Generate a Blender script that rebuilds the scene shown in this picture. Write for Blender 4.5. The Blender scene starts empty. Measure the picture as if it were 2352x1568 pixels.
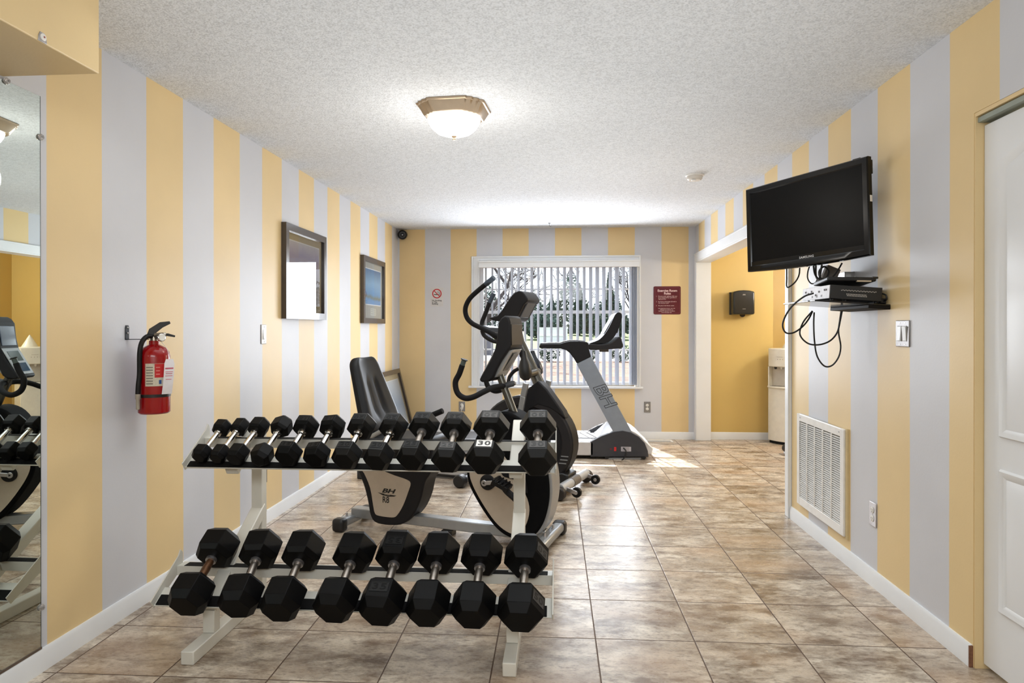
import bpy, bmesh, math, random
from mathutils import Vector, Matrix
C = bpy.context.scene.collection
PI = math.pi
rnd = random.Random(7)
# ------------------------------------------------------------------ camera model (metres; camera above the floor at x=0, y=0)
F, YAW, PIT, SY, CH = 1554.75, .07192, -.00226, -25.43, 1.263
XL, XR, D, HC = -1.915, 1.535, 7.868, 2.431
_f = Vector((-math.sin(YAW)*math.cos(PIT), math.cos(YAW)*math.cos(PIT), math.sin(PIT)))
_r = Vector((math.cos(YAW), math.sin(YAW), 0)); _u = _r.cross(_f)
CAM = Vector((0, 0, CH))
def ray(u, v): return _f + (u-1176)/F*_r - (v-784-SY)/F*_u
def hit(u, v, p0, n):
    """point where the sight line of a photo pixel meets the plane through p0 with normal n"""
    d = ray(u, v); p0 = Vector(p0); n = Vector(n)
    return CAM + d*((p0-CAM).dot(n)/d.dot(n))
def px(u, v, ax, val):
    n = [0, 0, 0]; n[ax] = 1; p = [0, 0, 0]; p[ax] = val
    return hit(u, v, p, n)
cam = bpy.data.objects.new('camera', bpy.data.cameras.new('camera')); C.objects.link(cam)
cam.matrix_world = Matrix.Translation(CAM) @ Matrix((_r, _u, -_f)).transposed().to_4x4()
cam.data.sensor_width = 36; cam.data.lens = 36*F/2352; cam.data.shift_y = SY/2352; cam.data.clip_start = .05; cam.data.clip_end = 500
bpy.context.scene.camera = cam

# ------------------------------------------------------------------ materials
def lin(c):
    return tuple(((x/255)/12.92 if x/255 <= .04045 else ((x/255+.055)/1.055)**2.4) for x in c) + (1,)
MATS = {}
def M(name, rgb, rough=.5, metal=0, noise=None, bump=None, coat=0, spec=.5, emit=0, trans=0, alpha=1):
    """principled material; noise = (scale, amount) mottles the colour, bump = (scale, strength)"""
    if name in MATS: return MATS[name]
    m = bpy.data.materials.new(name); m.use_nodes = True; MATS[name] = m
    nt = m.node_tree; b = nt.nodes['Principled BSDF']
    b.inputs['Base Color'].default_value = lin(rgb); b.inputs['Roughness'].default_value = rough
    b.inputs['Metallic'].default_value = metal; b.inputs['Specular IOR Level'].default_value = spec
    b.inputs['Coat Weight'].default_value = coat; b.inputs['Transmission Weight'].default_value = trans
    b.inputs['Alpha'].default_value = alpha
    if emit:
        b.inputs['Emission Color'].default_value = lin(rgb); b.inputs['Emission Strength'].default_value = emit
    tc = nt.nodes.new('ShaderNodeTexCoord')
    sc, am = noise or (18, .06)
    n = nt.nodes.new('ShaderNodeTexNoise'); n.inputs['Scale'].default_value = sc; n.inputs['Detail'].default_value = 4
    nt.links.new(tc.outputs['Object'], n.inputs['Vector'])
    mp = nt.nodes.new('ShaderNodeMapRange'); mp.inputs['From Min'].default_value = .25; mp.inputs['From Max'].default_value = .75
    mp.inputs['To Min'].default_value = 1-am; mp.inputs['To Max'].default_value = 1+am
    nt.links.new(n.outputs['Fac'], mp.inputs['Value'])
    h = nt.nodes.new('ShaderNodeHueSaturation'); h.inputs['Color'].default_value = lin(rgb)
    nt.links.new(mp.outputs['Result'], h.inputs['Value']); nt.links.new(h.outputs['Color'], b.inputs['Base Color'])
    if bump:
        n2 = nt.nodes.new('ShaderNodeTexNoise'); n2.inputs['Scale'].default_value = bump[0]; n2.inputs['Detail'].default_value = 3
        nt.links.new(tc.outputs['Object'], n2.inputs['Vector'])
        bp = nt.nodes.new('ShaderNodeBump'); bp.inputs['Strength'].default_value = bump[1]; bp.inputs['Distance'].default_value = .004
        nt.links.new(n2.outputs['Fac'], bp.inputs['Height']); nt.links.new(bp.outputs['Normal'], b.inputs['Normal'])
    return m
def nodes(name):
    m = bpy.data.materials.new(name); m.use_nodes = True; MATS[name] = m
    nt = m.node_tree; b = nt.nodes['Principled BSDF']
    def N(t, **kw):
        n = nt.nodes.new('ShaderNode'+t)
        for k, v in kw.items(): setattr(n, k, v)
        return n
    def math_(op, a, bb=None, c=None):
        n = N('Math', operation=op)
        for i, x in enumerate((a, bb, c)):
            if x is None: continue
            if hasattr(x, 'links'): nt.links.new(x, n.inputs[i])
            else: n.inputs[i].default_value = x
        return n.outputs[0]
    def mix(fac, a, bb):
        n = N('Mix', data_type='RGBA')
        for s, x in ((0, fac), (6, a), (7, bb)):
            if hasattr(x, 'links'): nt.links.new(x, n.inputs[s])
            else: n.inputs[s].default_value = x
        return n.outputs[2]
    def noise(vec, scale, detail=4, rough=.5):
        n = N('TexNoise'); n.inputs['Scale'].default_value = scale; n.inputs['Detail'].default_value = detail; n.inputs['Roughness'].default_value = rough
        nt.links.new(vec, n.inputs['Vector']); return n.outputs['Fac']
    def rng(v, a, bb, c, d):
        n = N('MapRange')
        for i, x in enumerate((a, bb, c, d)): n.inputs[1+i].default_value = x
        nt.links.new(v, n.inputs[0]); return n.outputs[0]
    def bump(h, strength, dist):
        n = N('Bump'); n.inputs['Strength'].default_value = strength; n.inputs['Distance'].default_value = dist
        nt.links.new(h, n.inputs['Height']); nt.links.new(n.outputs['Normal'], b.inputs['Normal'])
    return m, nt, b, N, math_, mix, noise, rng, bump
def stripes(name, axis, off, yel=(227, 201, 151), lav=(206, 207, 212)):
    """vertical 12 inch painted stripes on a wall; yellow on [off, off+0.305]"""
    m, nt, b, N, math_, mix, noise, rng, bump = nodes(name)
    g = N('NewGeometry'); s = N('SeparateXYZ'); nt.links.new(g.outputs['Position'], s.inputs[0])
    w = noise(g.outputs['Position'], 1.5, 2)
    p = math_('ADD', s.outputs[axis], math_('MULTIPLY', math_('SUBTRACT', w, .5), .006))
    fr = math_('FRACT', math_('DIVIDE', math_('SUBTRACT', p, off), .6102))
    k = math_('LESS_THAN', fr, .5)
    v = rng(noise(g.outputs['Position'], 2.2, 5), .3, .7, .955, 1.03)
    h = N('HueSaturation'); nt.links.new(mix(k, lin(lav), lin(yel)), h.inputs['Color']); nt.links.new(v, h.inputs['Value'])
    nt.links.new(h.outputs[0], b.inputs['Base Color']); b.inputs['Roughness'].default_value = .42; b.inputs['Specular IOR Level'].default_value = .3
    bump(noise(g.outputs['Position'], 90, 3), .12, .002)
    return m
m_left = stripes('striped_paint_side', 1, 2.397)
m_right = stripes('striped_paint_door_side', 1, 2.492)
m_back = stripes('striped_paint_window_side', 0, -1.898)
m_yellow = M('yellow_paint', (227, 201, 151), .45, noise=(2.2, .04), bump=(90, .1))
m_ochre = M('ochre_paint', (206, 177, 108), .45, noise=(1.6, .05), bump=(90, .1))
def popcorn():
    m, nt, b, N, math_, mix, noise, rng, bump = nodes('popcorn_ceiling')
    g = N('NewGeometry'); P = g.outputs['Position']
    a = noise(P, 120, 3, .65); c = noise(P, 45, 3)
    s = math_('ADD', math_('MULTIPLY', a, .7), math_('MULTIPLY', c, .3))
    v = rng(s, .38, .56, .60, 1.0)
    col = mix(v, lin((145, 147, 150)), lin((230, 233, 237)))
    big = rng(noise(P, .9, 2), .3, .7, .96, 1.02)
    h = N('HueSaturation'); nt.links.new(col, h.inputs['Color']); nt.links.new(big, h.inputs['Value'])
    nt.links.new(h.outputs[0], b.inputs['Base Color']); b.inputs['Roughness'].default_value = .95; b.inputs['Specular IOR Level'].default_value = .1
    bump(s, .55, .012)
    return m
m_ceiling = popcorn()
def tiles():
    m, nt, b, N, math_, mix, noise, rng, bump = nodes('ceramic_floor_tiles')
    g = N('NewGeometry'); s = N('SeparateXYZ'); P = g.outputs['Position']; nt.links.new(P, s.inputs[0])
    x, y = s.outputs[0], s.outputs[1]; T = .39882
    u = math_('DIVIDE', math_('SUBTRACT', math_('ADD', x, math_('MULTIPLY', y, .0095)), .9653), T)
    v = math_('DIVIDE', math_('SUBTRACT', math_('SUBTRACT', y, math_('MULTIPLY', x, .0095)), 2.774), T)
    du = math_('ABSOLUTE', math_('SUBTRACT', math_('FRACT', math_('ADD', u, .5)), .5))
    dv = math_('ABSOLUTE', math_('SUBTRACT', math_('FRACT', math_('ADD', v, .5)), .5))
    d = math_('MINIMUM', du, dv)
    grout = math_('LESS_THAN', d, .0068)
    cell = N('CombineXYZ'); nt.links.new(math_('FLOOR', u), cell.inputs[0]); nt.links.new(math_('FLOOR', v), cell.inputs[1])
    wn = N('TexWhiteNoise', noise_dimensions='3D'); nt.links.new(cell.outputs[0], wn.inputs[0])
    va = N('VectorMath', operation='MULTIPLY_ADD'); nt.links.new(wn.outputs['Color'], va.inputs[0]); va.inputs[1].default_value = (9, 9, 9)
    sc = N('VectorMath', operation='MULTIPLY'); nt.links.new(P, sc.inputs[0]); sc.inputs[1].default_value = (1, 1.9, 1)
    nt.links.new(sc.outputs[0], va.inputs[2]); Q = va.outputs[0]
    n1 = noise(Q, 5.5, 7, .68); n2 = noise(Q, 2.4, 4, .6); n3 = noise(Q, 26, 5, .7)
    c1 = mix(rng(n1, .38, .60, 0, 1), lin((112, 90, 68)), lin((214, 200, 180)))
    c2 = mix(rng(n2, .42, .66, 0, .7), c1, lin((178, 157, 133)))
    c3 = mix(rng(n3, .5, .68, 0, .75), c2, lin((100, 78, 58)))
    c4 = mix(rng(noise(Q, 1.6, 2), .5, .7, 0, .35), c3, lin((190, 150, 110)))
    h = N('HueSaturation'); nt.links.new(c4, h.inputs['Color']); nt.links.new(rng(wn.outputs['Value'], 0, 1, .92, 1.06), h.inputs['Value'])
    h.inputs['Saturation'].default_value = .9
    nt.links.new(mix(grout, h.outputs[0], lin((88, 68, 54))), b.inputs['Base Color'])
    nt.links.new(math_('ADD', rng(n3, .3, .7, .24, .36), math_('MULTIPLY', grout, .4)), b.inputs['Roughness'])
    b.inputs['Specular IOR Level'].default_value = .5
    hh = math_('ADD', math_('MULTIPLY', rng(d, 0, .012, 0, 1), .8), math_('MULTIPLY', n1, .5))
    bump(hh, .22, .004)
    return m
m_floor = tiles()
white = M('white_trim_paint', (230, 232, 234), .35, noise=(6, .02))
whitep = M('white_plastic', (232, 230, 226), .35)
cream = M('cream_plastic', (233, 228, 214), .28)
black = M('black_plastic', (22, 22, 24), .42)
blackg = M('black_gloss', (10, 10, 11), .12, spec=.6)
rubber = M('black_rubber', (12, 11, 12), .45, bump=(150, .08), spec=.3)
rubmat = M('black_rubber_mat', (15, 14, 14), .8, spec=.2)
foamgrip = M('foam_grip', (20, 19, 21), .75, spec=.25)
shell = M('charcoal_plastic', (20, 20, 24), .55, bump=(300, .05), spec=.3)
shell2 = M('dark_grey_plastic', (36, 34, 36), .52, spec=.3)
vinyl = M('black_vinyl', (13, 14, 18), .45, bump=(200, .06), spec=.3)
silver = M('silver_paint', (160, 163, 166), .34, metal=.55)
silver2 = M('bright_silver_paint', (196, 198, 202), .36, metal=.35)
gsteel = M('grey_metallic_tube', (96, 95, 90), .28, metal=.8)
chrome = M('chrome', (208, 205, 202), .13, metal=1)
brownst = M('rusty_steel', (96, 66, 44), .45, metal=.7, noise=(60, .35))
wornst = M('worn_steel', (150, 142, 134), .3, metal=.9, noise=(60, .2))
steel = M('brushed_steel', (190, 188, 190), .3, metal=.9)
rackp = M('cream_rack_enamel', (218, 216, 207), .36, noise=(9, .05))
putty = M('beige_panel', (190, 178, 162), .4)
dark = M('void_black', (4, 4, 4), .9)
red = M('extinguisher_red', (150, 4, 12), .2, coat=.25, spec=.4)
gold = M('brushed_nickel', (176, 158, 136), .32, metal=.85)

# ------------------------------------------------------------------ mesh building
class MB:
    def __init__(s): s.v = []; s.f = []; s.sm = []
    def add(s, vs, fs, smooth=False, T=None):
        b = len(s.v)
        s.v += [tuple(T @ Vector(q)) if T else tuple(q) for q in vs]
        s.f += [[i+b for i in f] for f in fs]; s.sm += [smooth]*len(fs); return s
    def box(s, lo, hi, T=None):
        x0, y0, z0 = lo; x1, y1, z1 = hi
        return s.add([(x0,y0,z0),(x1,y0,z0),(x1,y1,z0),(x0,y1,z0),(x0,y0,z1),(x1,y0,z1),(x1,y1,z1),(x0,y1,z1)],
                     [(0,3,2,1),(4,5,6,7),(0,1,5,4),(1,2,6,5),(2,3,7,6),(3,0,4,7)], False, T)
    def cbox(s, c, d, T=None):
        return s.box([c[i]-d[i]/2 for i in range(3)], [c[i]+d[i]/2 for i in range(3)], T)
    def bar(s, a, b, w, h, up=(0,0,1)):
        """square tube from a to b, w across, h along up"""
        a = Vector(a); b = Vector(b); t = (b-a).normalized(); x = t.cross(Vector(up)).normalized(); y = x.cross(t)
        q = [-x*w/2-y*h/2, x*w/2-y*h/2, x*w/2+y*h/2, -x*w/2+y*h/2]
        return s.add([a+k for k in q]+[b+k for k in q], [(3,2,1,0),(4,5,6,7),(0,1,5,4),(1,2,6,5),(2,3,7,6),(3,0,4,7)])
    def prism(s, poly, y0, y1, T=None, smooth=False):
        """polygon in the local x,z plane pushed along y"""
        n = len(poly)
        a = sum(poly[i][0]*poly[(i+1)%n][1]-poly[(i+1)%n][0]*poly[i][1] for i in range(n))
        if a < 0: poly = poly[::-1]
        vs = [(p[0], y0, p[1]) for p in poly]+[(p[0], y1, p[1]) for p in poly]
        s.add(vs, [list(range(n)), list(range(2*n-1, n-1, -1))], False, T)
        b = len(s.v)-2*n
        for i in range(n):
            j = (i+1) % n; s.f.append([b+i, b+n+i, b+n+j, b+j]); s.sm.append(smooth)
        return s
    def cyl(s, a, b, r, r2=None, n=20, caps=True):
        return s.tube([a, b], [r, r if r2 is None else r2], n, caps)
    def tube(s, pts, r, n=12, caps=True, closed=False):
        pts = [Vector(p) for p in pts]; k = len(pts); rs = r if isinstance(r, (list, tuple)) else [r]*k
        t0 = (pts[1]-pts[0]).normalized()
        ref = Vector((0,0,1)) if abs(t0.z) < .9 else Vector((1,0,0))
        x = t0.cross(ref).normalized(); vs = []
        for i, p in enumerate(pts):
            t = ((pts[(i+1)%k] if closed or i < k-1 else p)-(pts[i-1] if closed or i > 0 else p)).normalized()
            x = (x-t*x.dot(t)).normalized(); y = t.cross(x)
            vs += [p+(x*math.cos(2*PI*j/n)+y*math.sin(2*PI*j/n))*rs[i] for j in range(n)]
        fs = []
        for i in range(k if closed else k-1):
            i2 = (i+1) % k
            for j in range(n):
                j2 = (j+1) % n; fs.append((i*n+j, i*n+j2, i2*n+j2, i2*n+j))
        s.add(vs, fs, True)
        if caps and not closed:
            b = len(s.v)-k*n
            s.f += [[b+j for j in range(n-1, -1, -1)], [b+(k-1)*n+j for j in range(n)]]; s.sm += [False, False]
        return s
    def lathe(s, prof, o=(0,0,0), axis=(0,0,1), n=28, caps=True):
        """profile of (radius, height) pairs turned about an axis"""
        a = Vector(axis).normalized(); ref = Vector((0,0,1)) if abs(a.z) < .9 else Vector((1,0,0))
        x = a.cross(ref).normalized(); y = a.cross(x); o = Vector(o); vs = []
        for r, h in prof: vs += [o+a*h+(x*math.cos(2*PI*j/n)+y*math.sin(2*PI*j/n))*max(r, 1e-5) for j in range(n)]
        fs = [(i*n+j, i*n+(j+1)%n, (i+1)*n+(j+1)%n, (i+1)*n+j) for i in range(len(prof)-1) for j in range(n)]
        s.add(vs, fs, True)
        b = len(s.v)-len(prof)*n
        if caps: s.f += [[b+j for j in range(n-1, -1, -1)], [b+(len(prof)-1)*n+j for j in range(n)]]; s.sm += [False, False]
        return s
    def quad(s, a, b, c, d): return s.add([a, b, c, d], [(0, 1, 2, 3)])
    def build(s, name, mat, parent=None, bevel=0, seg=2, smooth=True, **props):
        me = bpy.data.meshes.new(name); me.from_pydata([tuple(v) for v in s.v], [], [tuple(f) for f in s.f]); me.validate()
        bm = bmesh.new(); bm.from_mesh(me); bmesh.ops.remove_doubles(bm, verts=bm.verts, dist=1e-6); bmesh.ops.recalc_face_normals(bm, faces=bm.faces)
        bm.to_mesh(me); bm.free()
        for p in me.polygons: p.use_smooth = True
        me.set_sharp_from_angle(angle=math.radians(35))
        me.materials.append(mat)
        o = bpy.data.objects.new(name, me); C.objects.link(o)
        if parent: o.parent = parent
        if bevel:
            md = o.modifiers.new('edge', 'BEVEL'); md.width = bevel; md.segments = seg; md.limit_method = 'ANGLE'; md.angle_limit = math.radians(35)
        for k, v in props.items(): o[k] = v
        return o
def tag(o, label, cat, group=None):
    o['label'] = label; o['category'] = cat
    if group: o['group'] = group
    return o
def thing(name, label, cat, loc=(0,0,0), rot=(0,0,0), group=None):
    o = bpy.data.objects.new(name, None); C.objects.link(o); o.location = loc; o.rotation_euler = rot; o.empty_display_size = .1
    return tag(o, label, cat, group)
def struct(name, mb, mat, parent=None, bevel=0, **kw):
    o = mb.build(name, mat, parent, bevel, **kw)
    if not parent: o['kind'] = 'structure'
    return o
def spline(ctrl, n=8):
    """Catmull-Rom through control points"""
    P = [Vector(c) for c in ctrl]; P = [P[0]*2-P[1]]+P+[P[-1]*2-P[-2]]; out = []
    for i in range(1, len(P)-2):
        for j in range(n):
            t = j/n; a, b, c, d = P[i-1], P[i], P[i+1], P[i+2]
            out.append(.5*((2*b)+(c-a)*t+(2*a-5*b+4*c-d)*t*t+(3*b-a-3*c+d)*t**3))
    return out+[P[-2]]
def text(s, size, T, mat, name, parent, depth=.0004, align='CENTER', sx=1, shear=0, spacing=1, bold=0):
    """lettering as a thin mesh; T places it (text x right, y up, z out)"""
    cu = bpy.data.curves.new(name, 'FONT'); cu.body = s; cu.size = size; cu.align_x = align; cu.align_y = 'CENTER'; cu.extrude = depth
    cu.shear = shear; cu.space_character = spacing; cu.offset = bold; cu.resolution_u = 3
    t = bpy.data.objects.new(name+'_curve', cu); C.objects.link(t)
    bpy.context.view_layer.update()
    me = bpy.data.meshes.new_from_object(t.evaluated_get(bpy.context.evaluated_depsgraph_get()))
    bpy.data.objects.remove(t); bpy.data.curves.remove(cu)
    me.transform(Matrix.Diagonal((sx, 1, 1, 1))); me.transform(T); me.name = name
    me.materials.clear(); me.materials.append(mat)
    o = bpy.data.objects.new(name, me); C.objects.link(o); o.parent = parent
    return o
def frame(o, x, y):
    """matrix with origin o, text x axis along x, y axis along y"""
    x = Vector(x).normalized(); y = Vector(y).normalized(); z = x.cross(y)
    return Matrix.Translation(Vector(o)) @ Matrix((x, y, z)).transposed().to_4x4()
# ------------------------------------------------------------------ the room
Y0 = -1.6; WT = .14
struct('floor', MB().box((XL-.14, Y0-.14, -.1), (XR+.14, D+.14, 0)).box((XR+.14, 3.7, -.1), (3.8, 8.85, 0)), m_floor)
struct('ceiling', MB().box((XL-.14, Y0-.14, HC), (XR+.14, D+.14, HC+.1)).box((XR+.14, 3.7, HC), (3.8, 8.85, HC+.1)), m_ceiling)
struct('wall_left', MB().box((XL-WT, Y0, 0), (XL, D+WT, HC)), m_left)
struct('wall_front', MB().box((XL-WT, Y0-WT, 0), (XR+WT, Y0, HC)), m_back)
w = MB()
w.box((XR, Y0, 0), (XR+WT, 1.86, HC)); w.box((XR, 1.86, 2.065), (XR+WT, 2.64, HC)); w.box((XR, 2.64, 0), (XR+WT, 4.72, HC))
w.box((XR, 4.72, 2.03), (XR+WT, 7.80, HC)); w.box((XR, 7.80, 0), (XR+WT, D+WT, HC))
struct('wall_right', w, m_right)
HX0, HX1, HZ0, HZ1 = -.945, .845, .60, 2.04
w = MB()
w.box((XL, D, 0), (HX0, D+WT, HC)); w.box((HX1, D, 0), (XR, D+WT, HC)); w.box((HX0, D, 0), (HX1, D+WT, HZ0)); w.box((HX0, D, HZ1), (HX1, D+WT, HC))
struct('wall_back', w, m_back)
struct('wall_alcove_back', MB().box((XR+WT, 7.90, 0), (2.41, 8.8, HC)), m_ochre)
struct('wall_alcove_far', MB().box((2.41, 8.66, 0), (3.74, 8.8, HC)), m_ochre)
struct('wall_alcove_right', MB().box((3.6, 3.9, 0), (3.74, 8.66, HC)), m_ochre)
struct('wall_alcove_front', MB().box((XR+WT, 3.76, 0), (3.74, 3.9, HC)), m_ochre)
struct('wall_alcove_left', MB().box((XR+WT, 3.9, 0), (XR+WT+.012, 4.72, HC)), m_ochre)
struct('wall_bulkhead', MB().box((XL, Y0, 2.13), (-1.567, 2.2, HC)), m_yellow, bevel=.004)
def baseboard(name, a, b, nrm):
    """moulded skirting from a to b on the floor, nrm points into the room"""
    a = Vector(a); b = Vector(b); n = Vector(nrm); prof = [(0,0),(.014,0),(.014,.055),(.011,.064),(.011,.071),(.006,.083),(0,.083)]
    mb = MB(); k = len(prof)
    vs = [p+n*d+Vector((0,0,z)) for p in (a, b) for d, z in prof]
    mb.add(vs, [list(range(k)), list(range(2*k-1, k-1, -1))]+[(i, i+k, (i+1)%k+k, (i+1)%k) for i in range(k)])
    return struct(name, mb, white)
baseboard('baseboard_left', (XL, Y0, 0), (XL, D, 0), (1,0,0))
baseboard('baseboard_back', (XL, D, 0), (XR, D, 0), (0,-1,0))
bb = baseboard('baseboard_right', (XR, 2.645, 0), (XR, 4.628, 0), (-1,0,0))
MB().box((XR-.0142, 2.640, 0), (XR, 2.645, .08)).build('cut_end', M('raw_wood_end', (120, 82, 60), .8, noise=(80, .3)), bb)
baseboard('baseboard_right_door_side', (XR, Y0, 0), (XR, 1.86, 0), (-1,0,0))
baseboard('baseboard_alcove', (XR+WT+.03, 7.90, 0), (2.41, 7.90, 0), (0,-1,0))
# cased opening to the alcove
t = MB()
t.box((XR-.018, 4.632, 0), (XR, 4.715, 2.112)); t.box((XR-.018, 7.795, 0), (XR, D-.002, 2.112)); t.box((XR-.018, 4.715, 2.026), (XR, 7.795, 2.112))
t.box((XR-.024, 4.632, 0), (XR-.018, 4.645, 2.112)); t.box((XR-.024, 4.632, 2.098), (XR-.018, D-.002, 2.112))
t.box((XR-.010, 4.715, 0), (XR+WT+.018, 4.735, 2.026)); t.box((XR-.010, 7.785, 0), (XR+WT+.018, 7.80, 2.026)); t.box((XR-.010, 4.715, 2.012), (XR+WT+.018, 7.80, 2.03))
struct('trim_1', t, white, bevel=.003)
# window: casing > sill, sash, pane
c = MB()
for lo, hi in (((-1.04, .60), (HX0, 2.107)), ((HX1, .60), (.915, 2.107)), ((HX0, HZ1), (HX1, 2.107))):
    c.box((lo[0], D-.016, lo[1]), (hi[0], D, hi[1]))
c.box((-1.04, D-.024, .60), (-1.022, D-.016, 2.107)); c.box((.897, D-.024, .60), (.915, D-.016, 2.107)); c.box((-1.022, D-.024, 2.089), (.897, D-.016, 2.107))
c.box((HX0-.02, D-.021, HZ0), (HX0, D-.016, HZ1+.02)); c.box((HX1, D-.021, HZ0), (HX1+.02, D-.016, HZ1+.02)); c.box((HX0, D-.021, HZ1), (HX1, D-.016, HZ1+.02))
win = struct('window_1', c, white, bevel=.003)
MB().box((-1.075, D-.045, .575), (.94, D+.06, .60)).build('sill', white, win, .005)
s = MB()
for x0, x1, z0, z1 in ((HX0, HX0+.035, HZ0, HZ1), (HX1-.012, HX1, HZ0, HZ1), (HX0+.0351, HX1-.0121, HZ0, HZ0+.045), (HX0+.0351, HX1-.0121, HZ1-.04, HZ1), (HX0+.0351, HX1-.0121, 1.442, 1.478)):
    s.box((x0, D+.07, z0), (x1, D+.11, z1))
for z in (1.727, 1.02): s.box((HX0+.0351, D+.078, z-.009), (HX1-.0121, D+.096, z+.009))
s.build('sash', white, win)
m, nt, b, N, math_, mix, noise, rng, bump = nodes('window_glass')
nt.nodes.remove(b); out = nt.nodes['Material Output']; tr = N('BsdfTransparent'); gl = N('BsdfGlossy'); gl.inputs['Roughness'].default_value = .02
ms = N('MixShader'); ms.inputs[0].default_value = .05
nt.links.new(tr.outputs[0], ms.inputs[1]); nt.links.new(gl.outputs[0], ms.inputs[2]); nt.links.new(ms.outputs[0], out.inputs[0])
MB().quad((HX0+.03, D+.088, HZ0+.04), (HX1-.01, D+.088, HZ0+.04), (HX1-.01, D+.088, HZ1-.04), (HX0+.03, D+.088, HZ1-.04)).build('pane', m, win)
clear = m
# closet door in the right wall
door = MB().box((1.567, 1.87, .02), (1.602, 2.632, 2.017))
dr = struct('door_1', door, white, bevel=.002)
def panel(y0, y1, z0, z1, rise):
    def outline(i, x):
        P = [(y0+i, z0+i), (y1-i, z0+i)]; n = 14; a = y0+i; bb = y1-i
        for k in range(n+1):
            t = k/n; P.append((bb+(a-bb)*t, z1-i+rise*math.sin(PI*t)))
        return [Vector((x, p[0], p[1])) for p in P]
    rings = [outline(0, 1.567), outline(.006, 1.557), outline(.020, 1.560), outline(.032, 1.5668), outline(.066, 1.5585)]
    k = len(rings[0]); mb = MB()
    mb.add([p for r in rings for p in r], [(i*k+j, i*k+(j+1)%k, (i+1)*k+(j+1)%k, (i+1)*k+j) for i in range(4) for j in range(k)]+[list(range(4*k, 5*k))])
    return mb
panel(1.965, 2.537, .875, 1.868, .055).build('upper_panel', white, dr)
panel(1.965, 2.537, .25, .762, 0).build('lower_panel', white, dr)
MB().box((1.545, 1.862, 2.028), (1.605, 2.636, 2.046)).build('door_track', M('grey_green_metal', (150, 158, 148), .5, .3), dr)
t = MB(); t.box((XR+.002, 2.634, 0), (XR+.10, 2.6395, 2.064)); t.box((XR+.002, 1.8605, 0), (XR+.10, 1.866, 2.064)); t.box((XR+.002, 1.866, 2.05), (XR+.10, 2.634, 2.0645))
struct('trim_2', t, m_yellow)
struct('wall_closet', MB().box((XR+WT+.3, 1.7, 0), (XR+WT+.35, 2.8, HC)), dark)
# small catch on the bulkhead edge
rc = thing('door_catch', 'small round grey catch on the lower edge of the yellow bulkhead', 'catch', (-1.567, 1.945, 2.134))
MB().prism([(-.017,-.003),(.017,-.003),(.016,.010),(.008,.026),(-.010,.026),(-.016,.012)], -.002, .007, Matrix.Rotation(PI/2, 4, 'Z')).build('plate', steel, rc, .001)
MB().lathe([(.011, 0), (.011, .003), (.007, .005)], (.002, 0, .012), (1,0,0)).build('dial', whitep, rc)
MB().cyl((.005,0,.012), (.008,0,.012), .003).build('pin', M('catch_pin', (150, 80, 70), .5), rc)

# ------------------------------------------------------------------ outside the window
def ground(name, y0, y1, z0, z1, mat, x=60, kind='structure'):
    o = MB().quad((-x, y0, z0), (x, y0, z0), (x, y1, z1), (-x, y1, z1)).build(name, mat); o['kind'] = kind; return o
def litter():
    m, nt, b, N, math_, mix, noise, rng, bump = nodes('leaf_litter')
    P = N('NewGeometry').outputs['Position']
    c = mix(rng(noise(P, 2.2, 8, .75), .4, .62, 0, 1), lin((44, 26, 18)), lin((112, 82, 62)))
    c = mix(rng(noise(P, 5, 4), .58, .7, 0, .8), c, lin((28, 20, 16)))
    nt.links.new(c, b.inputs['Base Color']); b.inputs['Roughness'].default_value = .9
    return m
ground('ground', D+.3, 30, -.15, -.15, litter())
ground('road', 30.3, 46, -.14, -.1, M('pale_asphalt', (128, 128, 132), .8))
ground('pavement_kerb', 30, 30.3, -.04, -.04, M('kerb_concrete', (150, 146, 140), .8))
ground('lawn', 46, 75, -.1, .8, M('grass_green', (70, 88, 40), .9, noise=(3, .25)))
ground('field', 75, 140, .8, 1.0, M('dry_grass', (84, 74, 58), .9, noise=(1, .2)), 120)
bark = M('grey_bark', (58, 54, 53), .9, noise=(8, .3))
ever = M('evergreen_needles', (44, 66, 50), .9, noise=(3, .4)); ever2 = M('blue_green_needles', (66, 86, 78), .9, noise=(3, .4)); leafg = M('olive_leaves', (92, 100, 62), .8, noise=(4, .4))
def foliage(n, shape, size, seed):
    r = random.Random(seed); mb = MB()
    for _ in range(n):
        p = Vector(shape(r)); a = Vector((r.gauss(0,1), r.gauss(0,1), r.gauss(0,1))).normalized(); bb = a.cross(Vector((r.gauss(0,1), r.gauss(0,1), r.gauss(0,1)))).normalized(); s = size*r.uniform(.5, 1.3)
        mb.add([p-a*s, p+bb*s*.5, p+a*s, p-bb*s*.5], [(0,1,2,3)])
    return mb
def cone_shape(R, H, z0):
    def f(r):
        t = r.random()**1.5; rad = R*(1-t)*(.55+.45*r.random())*(1+.15*math.sin(9*t*6)); a = r.uniform(0, 2*PI)
        return (rad*math.cos(a), rad*math.sin(a), z0+H*t)
    return f
def blob_shape(R, H, z0):
    def f(r):
        while True:
            x, y, z = r.uniform(-1,1), r.uniform(-1,1), r.uniform(-1,1)
            if .35 < x*x+y*y+z*z < 1: return (x*R, y*R, z0+H*(z+1)/2)
    return f
def evergreen(x, y, z, R, H, mat, label, seed):
    t = thing('evergreen_tree', label, 'tree', (x, y, z), group='evergreens across the road')
    foliage(6500, cone_shape(R*1.1, H*.97, H*.02), R*.11, seed).build('crown', mat, t); MB().cyl((0,0,-.1), (0,0,H*.9), H*.02, .02, 8).build('trunk', bark, t)
evs = [(-.9, .9, 4.2), (1.9, 1.15, 5.2), (4.8, 1.2, 6.2), (7.7, 1.15, 5.4), (10.6, 1.2, 6.6), (13.5, 1.15, 5.8), (16.4, 1.2, 6.4)]
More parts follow.
